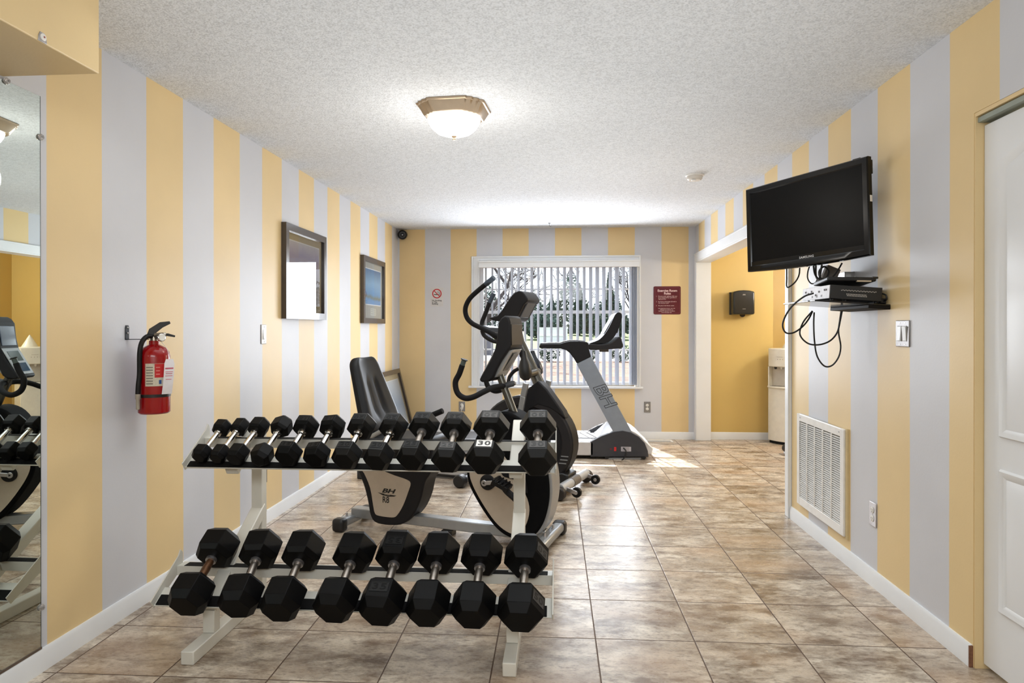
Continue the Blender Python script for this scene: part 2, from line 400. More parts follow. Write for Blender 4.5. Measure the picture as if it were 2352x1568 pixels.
elab = ['small dark evergreen tree beside the pale utility box outside', 'dark pointed evergreen tree just behind the pale utility box', 'tall blue-green evergreen tree seen through the middle of the window', 'shorter dark evergreen between two taller ones outside the window',
        'tallest dark evergreen tree outside, above the treadmill handlebar', 'dark evergreen tree seen above the treadmill console', 'tall evergreen tree outside at the treadmill end of the window']
for i, (x, R, H) in enumerate(evs): evergreen(x, 67+(i*2) % 3, .72, R, H, ever if i % 3 else ever2, elab[i], 40+i)
def bare(x, y, z, H, label, seed, lean=0, spread=1.0):
    r = random.Random(seed); mb = MB()
    def grow(p, d, L, rad, lev):
        pts = [p]; 
        for k in range(4):
            d = (d+Vector((r.gauss(0,.12), r.gauss(0,.12), r.gauss(0,.06)+.03))).normalized(); pts.append(pts[-1]+d*L/4)
        mb.tube(pts, [rad*(1-.13*k) for k in range(5)], 5 if lev else 8, False)
        if lev >= 4: return
        for k in range(4 if lev else 6):
            q = pts[r.randint(2, 4)]; nd = (d*.7+Vector((r.gauss(0,.7)*spread, r.gauss(0,.7)*spread, r.gauss(.1,.35)))).normalized()
            grow(q, nd, L*r.uniform(.5,.72), rad*.5, lev+1)
    grow(Vector((0,0,-.1)), Vector((lean, 0, 1)).normalized(), H*.45, H*.016, 0)
    o = mb.build('bare_tree', bark); o.location = (x, y, z); return tag(o, label, 'tree', 'leafless trees outside the window')
bare(-3.6, 26, -.15, 8, 'leafless tree close outside, branches behind the elliptical handlebars', 3, .25, 1.3)
for i, (x, y, H, l) in enumerate([(-4.5, 90, 12, 'leafless tree far off, above the small dark evergreen'), (3.5, 100, 13, 'tall leafless tree far off, in the middle of the window'), (12, 112, 15, 'leafless tree far off rising behind the short evergreen'),
                                  (20, 98, 13.5, 'leafless tree far off, above the treadmill handlebar'), (29, 110, 15, 'leafless tree far off, at the treadmill end of the window')]): bare(x, y, .8, H, l, 11+i)
def shrub(x, y, z, R, H, mat, label, seed, n=700):
    o = foliage(n*2, blob_shape(R, H, 0), R*.10, seed).build('shrub', mat); o.location = (x, y, z); return tag(o, label, 'shrub', 'shrubs outside the window')
shrub(-4.0, 29.0, -.15, .72, 1.0, leafg, 'round olive shrub by the kerb, at the elliptical end of the window', 60)
for i, (x, l) in enumerate([(-.5, 'low dark shrub by the kerb under the treadmill handle tip'), (1.15, 'low dark shrub by the kerb under the middle of the treadmill handle'), (2.6, 'low dark shrub by the kerb against the treadmill console neck')]): shrub(x, 29.2, -.15, .5, .75, ever, l, 62+i, 450)
for i, (x, l) in enumerate([(-1.6, 'broad dark hedge shrub behind the pale utility box'), (4.2, 'broad dark hedge shrub on the far edge of the lawn, mid window'), (8.4, 'broad dark hedge shrub on the far edge of the lawn below the tall evergreen'), (12.8, 'broad dark hedge shrub on the far edge of the lawn by the treadmill console')]): shrub(x, 60, .35, 1.75, 2.4, ever if i else ever2, l, 70+i, 1600)
def wood_shape(r):
    x = r.uniform(-16, 34); h = 3.2+1.5*math.sin(x*1.3)+1.2*math.sin(x*.47+1)+r.uniform(0, 1.2)
    return (x, r.uniform(0, 3), h*r.random()**.8)
wd = foliage(26000, wood_shape, .21, 99).build('treeline', ever2); wd.location = (0, 79, .8); wd['kind'] = 'stuff'; wd['label'] = 'dense dark treeline beyond the lawn'; wd['category'] = 'woods'
ub = thing('utility_box', 'pale grey utility box with framed panels on the lawn outside', 'utility box', (-.55, 52, .08))
MB().box((-1.2, 0, 0), (1.05, 1, 1.3)).build('body', M('pale_grey_box', (226, 228, 232), .5), ub, .03)
k = MB()
for x in (-1.2, -.2, 1.0): k.box((x, -.04, 0), (x+.07, 0, 1.3))
for z in (.02, .62, 1.23): k.box((-1.2, -.05, z), (1.07, -.01, z+.07))
k.build('frame', white, ub)
tag(MB().box((-5.6, 36, -.12), (-3.75, 37, 1.0)).build('garden_shed', M('weathered_grey_wood', (96, 96, 102), .8, noise=(2, .2))), 'low grey shed across the road at the elliptical end of the window', 'shed')
# ------------------------------------------------------------------ helpers for wall things (x right, y up, z out of the wall)
LW = lambda y, z: frame((XL, y, z), (0,1,0), (0,0,1))
BW = lambda x, z, y=D: frame((x, y, z), (1,0,0), (0,0,1))
RW = lambda y, z: frame((XR, y, z), (0,-1,0), (0,0,1))
def on(T, name, label, cat, group=None):
    o = thing(name, label, cat, group=group); o.matrix_world = T; return o
ID = Matrix.Identity(4)
def at(x, y, z=0): return Matrix.Translation((x, y, z))
# ------------------------------------------------------------------ vertical blind
vb = thing('vertical_blind', 'white vertical blind with slats turned open across the back window', 'blind', (0, 7.80, 0))
h = MB(); h.box((-.945, -.05, 1.968), (.89, .045, 2.045)); h.box((-.945, -.056, 2.028), (.89, -.05, 2.045))
h.build('valance', white, vb, .003)
slatm = M('slat_vinyl', (186, 192, 204), .45, noise=(3, .03))
def slat_mesh():
    mb = MB(); n = 6; z0, z1 = .625, 1.968
    vs = []
    for i in range(n+1):
        t = i/n*2-1; x = t*.0445; y = .006*(1-t*t)
        vs += [(x, y, z0), (x, y, z1), (x, y+.0012, z0), (x, y+.0012, z1)]
    fs = []
    for i in range(n): a = 4*i; fs += [(a, a+4, a+5, a+1), (a+2, a+3, a+7, a+6), (a+1, a+5, a+7, a+3), (a, a+2, a+6, a+4)]
    fs += [(0, 1, 3, 2), (4*n, 4*n+2, 4*n+3, 4*n+1)]
    return mb.add(vs, fs)
first = None
us = [1116]+[1131+15.05*k for k in range(21)]
for i, u in enumerate(us+[1448, 1452, 1456, 1460]):
    if first is None: o = first = slat_mesh().build('slat', slatm, vb)
    else: o = first.copy(); C.objects.link(o); o.parent = vb
    o.location = (px(u, 760, 1, 7.80)[0], 0, 0)
    ang = math.atan2(.92, -.39)+rnd.uniform(-.09, .08)
    if i >= len(us): ang = math.atan2(.966, -.26)
    o.rotation_euler.z = ang
# ------------------------------------------------------------------ mirror on the left wall
mr = on(LW(1.7, .092), 'wall_mirror', 'tall frameless wall mirror held by clear clips under the yellow bulkhead', 'mirror')
MB().box((-.7, 0, .0005), (.659, 2.026, .0055)).build('glass', M('mirror_silver', (214, 221, 216), .0, 1, noise=(1, 0)), mr)
MB().box((.6594, 0, .0004), (.6605, 2.026, .0062)).build('polished_edge', M('mirror_edge', (40, 62, 52), .2), mr)
MB().box((-.7, -.008, .0003), (.662, 0, .008)).build('bottom_channel', M('dull_aluminium', (120, 108, 100), .35, .8), mr)
clipm = M('clear_plastic', (236, 232, 228), .1, trans=.7)
for x, y in ((.506, 2.026), (.659, 1.876), (.659, .146)):
    c = MB(); c.lathe([(.011, 0), (.012, .004), (.009, .009), (.004, .010)], (x, y, .0058), (0,0,1), 16); c.lathe([(.004, .010), (.004, .0115)], (x, y, .0058), (0,0,1), 10)
    c.build('clip', clipm, mr)
# ------------------------------------------------------------------ fire extinguisher and its bracket
eb = on(LW(2.864, 1.215), 'extinguisher_bracket', 'black metal hook bracket screwed to the wall behind the fire extinguisher', 'bracket')
b_ = MB(); b_.prism([(-.013, 0), (.013, 0), (.013, .052), (.009, .064), (-.009, .064), (-.013, .052)], 0, .003, Matrix(((1,0,0,0),(0,0,1,0),(0,1,0,0),(0,0,0,1))))
b_.bar((0, .0015, .003), (.046, .0015, .076), .02, .003, (0,1,0)); b_.build('plate', M('black_enamel', (20, 22, 28), .5, spec=.3), eb, .0008)
for y in (.030, .054): MB().lathe([(.0045, 0), (.004, .002), (.001, .003)], (0, y, .003), (0,0,1), 12).build('screw', chrome, eb)
EX, EY = -1.822, 2.918
fe = thing('fire_extinguisher', 'red fire extinguisher with black hose and white inspection tag hung on striped wall', 'fire extinguisher', (EX, EY, .885))
R = .0655
MB().lathe([(.0, 0), (R-.006, 0), (R, .006), (R, .255), (R*.94, .275), (R*.74, .293), (R*.42, .305), (.022, .308), (.021, .325), (0, .326)]).build('cylinder', red, fe)
def arc_patch(a0, a1, z0, z1, r, n=14):
    mb = MB(); vs = []
    for i in range(n+1):
        a = a0+(a1-a0)*i/n; vs += [(r*math.cos(a), r*math.sin(a), z0), (r*math.cos(a), r*math.sin(a), z1)]
    return mb.add(vs, [(2*i, 2*i+2, 2*i+3, 2*i+1) for i in range(n)], True)
va = math.atan2(-EY, -EX)                     # direction in which the label faces the room
lab = arc_patch(va-.55, va+.75, .125, .225, R+.0006).build('instruction_label', M('label_paper', (206, 198, 180), .5, noise=(120, .12)), fe)
arc_patch(va+.02, va+.70, .163, .224, R+.0010).build('red_panel', M('label_red', (190, 30, 34), .4), lab)
for k in range(7): arc_patch(va-.50, va-.08, .134+.012*k, .1385+.012*k, R+.0010).build('print_line', M('label_print', (120, 112, 104), .6), lab)
arc_patch(va+.28, va+.44, .134, .152, R+.0012).build('blue_symbol', M('label_blue', (40, 80, 140), .4), lab)
for k in range(3): arc_patch(va+.10, va+.34, .176+.015*k, .180+.015*k, R+.0014).build('print_line', M('label_pink', (220, 130, 126), .6), lab)
MB().lathe([(R+.0015, .075), (R+.0015, .088), (R+.0005, .0885), (R+.0005, .0745)]).build('strap', black, fe)
v = MB(); v.cyl((0,0,.322), (0,0,.345), .017, .015); v.bar((-.02, 0, .348), (.05, .0, .352), .022, .02); v.cyl((.0, 0, .34), (.035, -.012, .345), .010)
v.build('valve', M('valve_metal', (150, 142, 130), .3, .9), fe, .002)
up = Matrix.Rotation(math.radians(32), 4, 'Z')
MB().prism([(-.030, .350), (-.006, .348), (.034, .384), (.066, .402), (.062, .413), (.022, .408), (-.020, .378)], -.013, .013, up).build('lever', black, fe, .002)
MB().prism([(-.01, .352), (.055, .358), (.085, .348), (.083, .340), (.05, .346), (-.01, .338)], -.010, .010, up).build('carry_handle', black, fe, .002)
gx = Vector((.045, -.028, .338))
gd = Vector((math.cos(va+.5), math.sin(va+.5), .1)).normalized()
g = MB().lathe([(.012, 0), (.017, .004), (.0175, .014), (.015, .016)], gx, gd, 24).build('gauge', chrome, fe)
MB().lathe([(.0145, 0), (.0145, .0008)], gx+gd*.0158, gd, 24).build('gauge_face', whitep, g)
left = Vector((math.cos(va-.98), math.sin(va-.98), 0))
hose = spline([left*.012+Vector((0,0,.345)), left*.036+Vector((0,0,.343)), left*.058+Vector((0,0,.318)), left*.068+Vector((0,0,.27)), left*.069+Vector((0,0,.18)), left*.0745+Vector((0,0,.13)), left*.0765+Vector((0,0,.092))])
side = Vector((math.cos(va-.55), math.sin(va-.55), 0)); nearv = Vector((math.cos(va), math.sin(va), 0))
hose = [p+nearv*min(.008, max(0, (.345-p.z)*.2)) for p in hose]
MB().tube(hose, .0105, 12).build('hose', rubber, fe)
e = hose[-1]; nz = MB(); nz.lathe([(.011, 0), (.011, -.020), (.0085, -.024), (.0085, -.065), (.006, -.068)], e, (0,0,1), 16); nz.build('nozzle', M('pale_nozzle', (176, 170, 158), .35, .4), fe)
td = Vector((math.cos(va+1.0), math.sin(va+1.0), 0)); ts = Vector((-td.y, td.x, 0)); tn = (nearv+td*.4).normalized(); tx = Vector((-tn.y, tn.x, 0))
tp = td*.072+nearv*.012+Vector((0,0,.243)); tg = MB(); vs = []
for k in range(9):
    t = k/8; c0 = tp+tn*(.008*math.sin(t*3))+Vector((0,0,-.155*t))-tx*(.012*t); wv = .021 if 0 < k else .015
    vs += [c0-tx*wv, c0+tx*wv]
tg.add(vs, [(2*k, 2*k+1, 2*k+3, 2*k+2) for k in range(8)], True)
tag_o = tg.build('inspection_tag', M('tag_card', (236, 232, 236), .5), fe)
for k, wv in ((2.1, .017), (2.9, .016), (3.3, .014), (3.8, .015), (4.6, .012)):
    t = k/8; c0 = tp+tn*(.008*math.sin(t*3)+.0012)+Vector((0,0,-.155*t))-tx*(.012*t)
    hh = .003 if wv == .017 else .0012
    MB().quad(c0-tx*wv-Vector((0,0,hh)), c0+tx*wv-Vector((0,0,hh)), c0+tx*wv+Vector((0,0,hh)), c0-tx*wv+Vector((0,0,hh))).build('print_line', M('tag_print', (200, 90, 110), .6), tag_o)
MB().tube(spline([gx+Vector((0,0,-.01)), td*.062+Vector((0,0,.285)), tp+tn*.004]), .0012, 6).build('tag_string', whitep, fe)
# ------------------------------------------------------------------ plates: switches and sockets
def plate(T, name, label, cat, w, h, pm, group=None):
    o = on(T, name, label, cat, group)
    MB().box((-w/2, -h/2, 0), (w/2, h/2, .006)).build('cover_plate', pm, o, .0025)
    return o
def duplex(o, mat=whitep):
    for y in (-.021, .021):
        r = MB().lathe([(.0165, .005), (.0165, .0085), (.015, .009)], (0, y, 0), (0,0,1), 20).build('receptacle', mat, o)
        k = MB(); k.box((-.0075, y-.002, .0088), (-.0055, y+.007, .0093)); k.box((.0055, y-.002, .0088), (.0075, y+.006, .0093)); k.lathe([(.0025, .0088), (.0025, .0093)], (0, y-.008, 0), (0,0,1), 8)
        k.build('slots', dark, r)
    MB().lathe([(.003, .006), (.0025, .0072)], (0, 0, 0), (0,0,1), 10).build('screw', steel, o)
edge = M('dark_plate_edge', (60, 56, 54), .4)
ls = plate(LW(4.241, 1.228), 'light_switch', 'white single rocker light switch on the striped wall before the framed pictures', 'light switch', .070, .122, whitep)
MB().box((-.037, -.0625, .0002), (.037, .0625, .003)).build('back_box', edge, ls)
MB().prism([(-.033, .005), (.033, .005), (.033, .008), (0, .0105), (-.033, .014)], -.017, .017, Matrix(((0,1,0,0),(1,0,0,0),(0,0,1,0),(0,0,0,1)))).build('rocker', white, ls, .001)
for y in (-.048, .048): MB().lathe([(.003, .006), (.0025, .0072)], (0, y, 0), (0,0,1), 10).build('screw', edge, ls)
duplex(plate(LW(4.25, .322), 'wall_outlet', 'dark-plated wall outlet beside the upper end of the rack upright', 'outlet', .072, .116, M('bronze_plate', (72, 66, 62), .4, .5)))
duplex(plate(BW(.991, .366), 'wall_outlet', 'steel-plated wall outlet under the window beside the treadmill', 'outlet', .074, .122, M('steel_plate', (140, 138, 136), .35, .7)))
duplex(plate(RW(3.447, .352), 'wall_outlet', 'steel-plated wall outlet low beside the return air grille', 'outlet', .074, .118, steel))
lo = plate(BW(-1.155, .355), 'wall_outlet', 'steel-plated wall outlet with white plugs below the no smoking sign', 'outlet', .074, .116, M('steel_plate2', (150, 148, 146), .35, .7)); duplex(lo)
pc = on(BW(-1.15, .335), 'white_power_cord', 'white power cord with plug in the outlet below the no smoking sign', 'power cord')
MB().cbox((.004, .026, .022), (.026, .034, .024)).build('plug', whitep, pc, .004)
MB().tube(spline([(.004, .012, .03), (-.004, -.02, .032), (-.012, -.08, .03), (-.02, -.2, .03), (-.02, -.329, .03)]), .0035, 8).build('cable', whitep, pc)
rs = plate(RW(3.158, 1.242), 'light_switch', 'steel double light switch on a yellow stripe below the small wall shelf', 'light switch', .120, .118, M('switch_steel', (142, 138, 136), .38, .9))
for x, lbl in ((-.023, 0), (.023, 1)):
    MB().box((x-.0175, -.035, .005), (x+.0175, .035, .0075)).build('rocker_frame', M('switch_gap', (150, 146, 142), .4), rs)
    MB().prism([(-.032, .006), (.032, .006), (.032, .0085), (0, .0105), (-.032, .0135)][::1], x-.0155, x+.0155, Matrix(((0,1,0,0),(-1 if lbl else 1,0,0,0),(0,0,1,0),(0,0,0,1)))).build('rocker', white, rs, .001)
    for y in (-.048, .048): MB().lathe([(.003, .006), (.0025, .0072)], (x, y, 0), (0,0,1), 10).build('screw', chrome, rs)
# ------------------------------------------------------------------ pictures
def print_mat(name, stops, bands=0):
    m, nt, b, N, math_, mix, noise, rng, bump = nodes(name)
    tc = N('TexCoord'); s = N('SeparateXYZ'); nt.links.new(tc.outputs['Generated'], s.inputs[0])
    r = N('ValToRGB'); el = r.color_ramp.elements
    while len(el) < len(stops): el.new(.5)
    for e, (p, c) in zip(el, stops): e.position = p; e.color = lin(c)
    n = noise(tc.outputs['Object'], 6, 6, .6)
    nt.links.new(math_('ADD', s.outputs[1], math_('MULTIPLY', math_('SUBTRACT', n, .5), .22)), r.inputs[0])
    nt.links.new(r.outputs[0], b.inputs['Base Color']); b.inputs['Roughness'].default_value = .5
    return m
fm = M('picture_frame_wood', (62, 54, 51), .25, spec=.5, coat=.35)
mat_tan = M('tan_mat_board', (176, 162, 130), .6); mat_gr = M('grey_mat_board', (160, 158, 148), .6)
m, nt, b, N, math_, mix, noise, rng, bump = nodes('picture_glass')
nt.nodes.remove(b); out = nt.nodes['Material Output']; tr = N('BsdfTransparent'); gl = N('BsdfGlossy'); gl.inputs['Roughness'].default_value = .01
ms = N('MixShader'); fr = N('Fresnel'); fr.inputs[0].default_value = 1.42
nt.links.new(fr.outputs[0], ms.inputs[0]); nt.links.new(tr.outputs[0], ms.inputs[1]); nt.links.new(gl.outputs[0], ms.inputs[2]); nt.links.new(ms.outputs[0], out.inputs[0])
pglass = m
def picture(T, w, h, fw, mw, mb_, pm, matm, label, group=None, plaque=False):
    o = on(T, 'framed_picture', label, 'framed picture', group)
    f = MB()
    for lo, hi in (((-w/2, -h/2), (-w/2+fw, h/2)), ((w/2-fw, -h/2), (w/2, h/2)), ((-w/2+fw, -h/2), (w/2-fw, -h/2+fw)), ((-w/2+fw, h/2-fw), (w/2-fw, h/2))):
        f.box((*lo, .001), (*hi, .036))
    f.build('frame', fm, o)
    MB().box((-w/2+fw, -h/2+fw, .002), (w/2-fw, h/2-fw, .012)).build('mat_board', matm, o)
    x0, y0, x1, y1 = -w/2+fw+mw, -h/2+fw+mb_, w/2-fw-mw, h/2-fw-mw
    MB().box((x0-.008, y0-.008, .012), (x1+.008, y1+.008, .0128)).build('white_border', white, o)
    MB().box((x0, y0, .0128), (x1, y1, .0134)).build('print', pm, o)
    if plaque:
        p = MB().box((-.10, -h/2+fw+.03, .012), (.10, -h/2+fw+.10, .0135)).build('caption_plate', M('caption_grey', (190, 192, 180), .5), o)
        for k in range(3): MB().box((-.08, -h/2+fw+.045+k*.02, .0135), (.08, -h/2+fw+.049+k*.02, .0139)).build('caption_line', M('caption_ink', (110, 106, 90), .6), p)
    MB().quad((-w/2+fw, -h/2+fw, .018), (w/2-fw, -h/2+fw, .018), (w/2-fw, h/2-fw, .018), (-w/2+fw, h/2-fw, .018)).build('glass', pglass, o)
    return o
p1 = print_mat('pale_sky_print', [(0, (214, 214, 222)), (.45, (170, 160, 168)), (.62, (190, 176, 190)), (.8, (170, 164, 196)), (1, (206, 204, 210))])
p2 = print_mat('blue_sea_print', [(0, (110, 150, 190)), (.12, (90, 140, 190)), (.2, (110, 118, 100)), (.3, (96, 146, 190)), (.6, (130, 170, 200)), (1, (70, 110, 150))])
picture(LW(4.925, 1.666), .80, .664, .05, .06, .06, p1, mat_tan, 'larger-looking framed picture on the striped wall, beside the light switch')
picture(LW(6.76, 1.646), .80, .655, .05, .065, .14, p2, mat_gr, 'framed picture of blue water with a caption, nearer the window corner', plaque=True)
lean = Matrix.Translation((-1.705, 7.35, .012)) @ Matrix.Rotation(-math.atan2(.2, .8), 4, 'Y') @ frame((0, 0, .41), (0,1,0), (0,0,1))
picture(lean, .80, .80, .05, .065, .07, print_mat('pale_blue_print', [(0, (196, 208, 220)), (.5, (150, 172, 196)), (1, (206, 212, 216))]), mat_tan, 'framed picture leaning on the wall behind the exercise bike seat')
# ------------------------------------------------------------------ signs on the back wall
ns = on(BW(-1.451, 1.639), 'no_smoking_sign', 'small clear no smoking sticker with red circle on the back wall', 'sign')
MB().box((-.075, -.112, .0003), (.075, .110, .0015)).build('sheet', M('sticker_film', (208, 206, 206), .3), ns)
mred = M('sign_red', (186, 14, 26), .4); mblk = M('sign_black', (20, 20, 20), .5)
MB().lathe([(.044, .0016), (.056, .0016), (.056, .0022), (.044, .0022), (.044, .0016)], (0, .038, 0), (0,0,1), 40, caps=False).build('red_ring', mred, ns)
MB().bar((-.034, .072, .0021), (.034, .004, .0021), .010, .0008, (0,0,1)).build('red_bar', mred, ns)
c = MB(); c.box((-.036, .022, .0016), (.016, .031, .0019)); c.box((.020, .022, .0016), (.026, .031, .0019)); c.box((.029, .022, .0016), (.035, .031, .0019))
c.tube(spline([(.030, .034, .0018), (.024, .046, .0018), (.010, .052, .0018), (.004, .066, .0018)]), .002, 6); c.tube(spline([(.036, .036, .0018), (.034, .052, .0018), (.022, .060, .0018), (.020, .070, .0018)]), .0016, 6)
c.build('cigarette', mblk, ns)
for i, s in enumerate(('No Smoking', 'In This', 'Building')): text(s, .0225, at(-.058, -.043-.0195*i, .0015), mblk, 'lettering', ns, align='LEFT', bold=.0006)
rl = on(BW(1.2155, 1.59), 'rules_sign', 'maroon exercise room rules sign on the wall beside the window', 'sign')
def rrect(w, h, r, n=5):
    P = []
    for cx, cy, a in ((w/2-r, h/2-r, 0), (-w/2+r, h/2-r, 90), (-w/2+r, -h/2+r, 180), (w/2-r, -h/2+r, 270)):
        P += [(cx+r*math.cos(math.radians(a+90*k/n)), cy+r*math.sin(math.radians(a+90*k/n))) for k in range(n+1)]
    return P
XY = Matrix(((1,0,0,0),(0,0,1,0),(0,1,0,0),(0,0,0,1)))
MB().prism(rrect(.307, .321, .016), 0, .004, XY).build('board', M('maroon_plastic', (88, 14, 30), .3), rl)
bd = MB()
for lo, hi in (((-.139, -.147), (-.1375, .147)), ((.1375, -.147), (.139, .147)), ((-.139, -.147), (.139, -.1455)), ((-.139, .1455), (.139, .147))): bd.box((*lo, .004), (*hi, .0044))
mp = M('sign_pink_white', (232, 206, 206), .5); bd.build('border_line', M('sign_dull_pink', (150, 84, 92), .5), rl)
text('Exercise Room', .036, at(.003, .110, .004), mp, 'lettering', rl, bold=.0008); text('Rules', .036, at(.003, .078, .004), mp, 'lettering', rl, bold=.0008)
rows = [(.047, '1.   Persons under eighteen (18) must'), (.031, '      be accompanied by a guardian or'), (.015, '      legal guardian.'), (-.015, '2.   No food or beverages allowed in'), (-.031, '      the exercise room.'), (-.061, '3.   No pets in the fitness center.')]
for y, s in rows: text(s, .0155, at(-.125, y, .004), mp, 'lettering', rl, align='LEFT')
for i, s in enumerate(('Use equipment at your own risk.', 'Management assumes no', 'liability for injuries or accidents', 'from improper use.')): text(s, .0145, at(-.005, -.092-.0155*i, .004), mp, 'lettering', rl)
# ------------------------------------------------------------------ ceiling things
cl = thing('ceiling_light', 'flush ceiling light with stepped nickel base and glowing white bowl', 'ceiling light', (-.562, 3.545, HC))
def stepped(s, z):
    q = [(1, -.0), (1, .56), (.86, .60), (.83, .73), (.70, .76), (.67, .90), (.54, .93), (.50, 1.0)]
    P = []
    for k in range(4):
        a = k*PI/2; cs, sn = math.cos(a), math.sin(a)
        ring = [(1, -.46)]+[(1, .46), (.93, .50), (.90, .62), (.80, .66), (.78, .74), (.74, .78), (.66, .80), (.62, .90), (.50, .93)]
        P += [((x*cs-y*sn)*s, (x*sn+y*cs)*s, z) for x, y in ring[1:]]
    return P
mb = MB(); levels = [(.186, 0), (.187, -.004), (.183, -.010), (.176, -.012), (.150, -.056), (.143, -.060), (.135, -.058)]
vs = []; k = 0
for s_, z in levels: p = stepped(s_, z); k = len(p); vs += p
mb.add(vs, [(i*k+j, i*k+(j+1)%k, (i+1)*k+(j+1)%k, (i+1)*k+j) for i in range(len(levels)-1) for j in range(k)]+[list(range((len(levels)-1)*k, len(levels)*k))])
mb.build('base', gold, cl)
MB().lathe([(.137, -.058), (.140, -.064), (.136, -.080), (.120, -.108), (.090, -.134), (.050, -.148), (.012, -.152), (0, -.152)]).build('glass_bowl', M('glowing_glass', (255, 250, 240), .3, emit=2.4), cl)
MB().lathe([(0, -.150), (.014, -.151), (.011, -.158), (.006, -.160), (.008, -.166), (.007, -.172), (.0, -.176)], n=16).build('finial', gold, cl)
sd = thing('smoke_detector', 'round white smoke detector on the ceiling beyond the ceiling light', 'smoke detector', (1.012, 5.22, HC))
MB().lathe([(.070, 0), (.070, -.010), (.064, -.014)]).build('base', whitep, sd)
MB().lathe([(.058, -.012), (.060, -.016), (.056, -.034), (.044, -.044), (0, -.046)]).build('cover', M('detector_cover', (214, 208, 200), .5), sd)
MB().box((-.03, -.05, -.054), (.0, -.018, -.042)).build('battery_door', whitep, sd, .003)
MB().lathe([(.0592, -.0125), (.0592, -.0155)]).build('vent_gap', dark, sd)
hk = thing('ceiling_hook', 'tiny dark screw hook in the ceiling above the window', 'hook', (-.125, 7.484, HC))
MB().tube(spline([(0,0,0), (0,0,-.022), (.004,0,-.034), (.014,0,-.036), (.018,0,-.028)]), .002, 8).build('hook', M('dark_steel', (50, 46, 44), .4, .8), hk); MB().lathe([(.016, 0), (.014, -.003)]).build('washer', M('dark_steel', (50,46,44)), hk)
cc = thing('security_camera', 'black turret security camera high in the corner beside the window wall', 'security camera', (-1.846, 7.80, 2.362))
MB().lathe([(.045, 0), (.045, .012)], (0, .068, .01), (0,-1,0), 24).build('mount_plate', black, cc)
MB().cyl((0, .06, .005), (0, .02, 0), .02, .03).build('neck', black, cc)
MB().lathe([(.0, -.05), (.03, -.045), (.052, -.02), (.056, .01), (.050, .026), (.046, .028), (.040, .020), (0, .020)], (0, 0, 0), (.25, -.95, -.15), 28).build('body', black, cc)
a = Vector((.25, -.95, -.15)).normalized()
MB().lathe([(.022, 0), (.022, .010), (.014, .014)], a*.020, a, 20).build('lens', blackg, cc); MB().lathe([(.006, 0), (.006, .002)], a*.033, a, 12).build('lens_glass', silver2, cc)
# ------------------------------------------------------------------ floor register and return grille
fr_ = thing('floor_register', 'white slotted floor register below the rules sign', 'floor vent', (1.10, 7.715, 0))
MB().box((-.155, -.075, .0005), (.155, .075, .005)).build('plate', whitep, fr_, .002)
k = MB()
for i in range(22):
    for j in (-1, 0, 1): k.box((-.128+i*.0118, -.045+j*.032, .0048), (-.1225+i*.0118, -.017+j*.032, .0053))
k.build('slots', M('slot_dark', (84, 78, 72), .7), fr_)
gr = on(RW(4.11, .435), 'air_return_grille', 'large white louvred return air grille low on the wall below the shelf', 'air grille')
W, H = .72, .575
backb = MB()
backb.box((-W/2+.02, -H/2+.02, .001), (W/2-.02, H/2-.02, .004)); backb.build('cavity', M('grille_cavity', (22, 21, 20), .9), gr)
f = MB()
for lo, hi in (((-W/2, -H/2), (-W/2+.045, H/2)), ((W/2-.045, -H/2), (W/2, H/2)), ((-W/2+.045, -H/2), (W/2-.045, -H/2+.05)), ((-W/2+.045, H/2-.045), (W/2-.045, H/2))): f.box((*lo, .002), (*hi, .022))
for k in range(1, 5): x = -W/2+.045+k*(W-.09)/5; f.box((x-.006, -H/2+.05, .014), (x+.006, H/2-.045, .0225))
f.build('frame', whitep, gr, .003)
lv = MB(); n = 38
for i in range(n):
    y = -H/2+.054+(H-.105)*i/(n-1)*.985
    lv.add([(-W/2+.04, y, .020), (W/2-.04, y, .020), (W/2-.04, y+.005, .010), (-W/2+.04, y+.005, .010), (-W/2+.04, y+.0012, .020), (W/2-.04, y+.0012, .020), (W/2-.04, y+.0062, .010), (-W/2+.04, y+.0062, .010)],
           [(0,1,2,3), (7,6,5,4), (0,4,5,1), (3,2,6,7)])
lv.build('louvres', whitep, gr)
for x in (-.30, .30): MB().lathe([(.006, .021), (.004, .0245)], (x, H/2-.02, 0), (0,0,1), 10).build('screw', steel, gr)
MB().box((W/2+.001, -H/2-.012, .0005), (W/2+.022, H/2+.004, .012)).build('wood_filler', M('painted_filler', (206, 186, 140), .6), gr)
# ------------------------------------------------------------------ television on a wall arm
yaw, roll = -1.0148, .033
r_ = Vector((math.cos(yaw), math.sin(yaw), 0)); u_ = Vector((0,0,1)); r2 = r_*math.cos(roll)+u_*math.sin(roll); u2 = u_*math.cos(roll)-r_*math.sin(roll)
TVM = frame((1.2386, 3.590, 1.828), r2, u2); TW, TH = .741, .466
tv = on(TVM, 'television', 'black flat screen TV hung on the striped wall above the small shelf', 'television')
screenm = M('tv_screen', (5, 5, 6), .3, spec=.12)
f = MB()
def tv_outline(i, z, bow=0):
    n = 12; P = [(-TW/2+i, TH/2-i), (-TW/2+i, -TH/2+i)]
    P += [(-TW/2+i+(TW-2*i)*k/n, -TH/2+i-bow*math.sin(PI*k/n)) for k in range(1, n)]
    return [Vector((x, y, z)) for x, y in P+[(TW/2-i, -TH/2+i), (TW/2-i, TH/2-i)]]
rings = [tv_outline(.05, -.075, .0), tv_outline(.012, -.045, .010), tv_outline(0, -.03, .012), tv_outline(0, -.006, .012), tv_outline(.005, 0, .012), tv_outline(.028, 0, .006), tv_outline(.033, -.006, .0)]
k = len(rings[0])
f.add([p for r in rings for p in r], [(i*k+j, i*k+(j+1)%k, (i+1)*k+(j+1)%k, (i+1)*k+j) for i in range(6) for j in range(k)]+[list(range(k))])
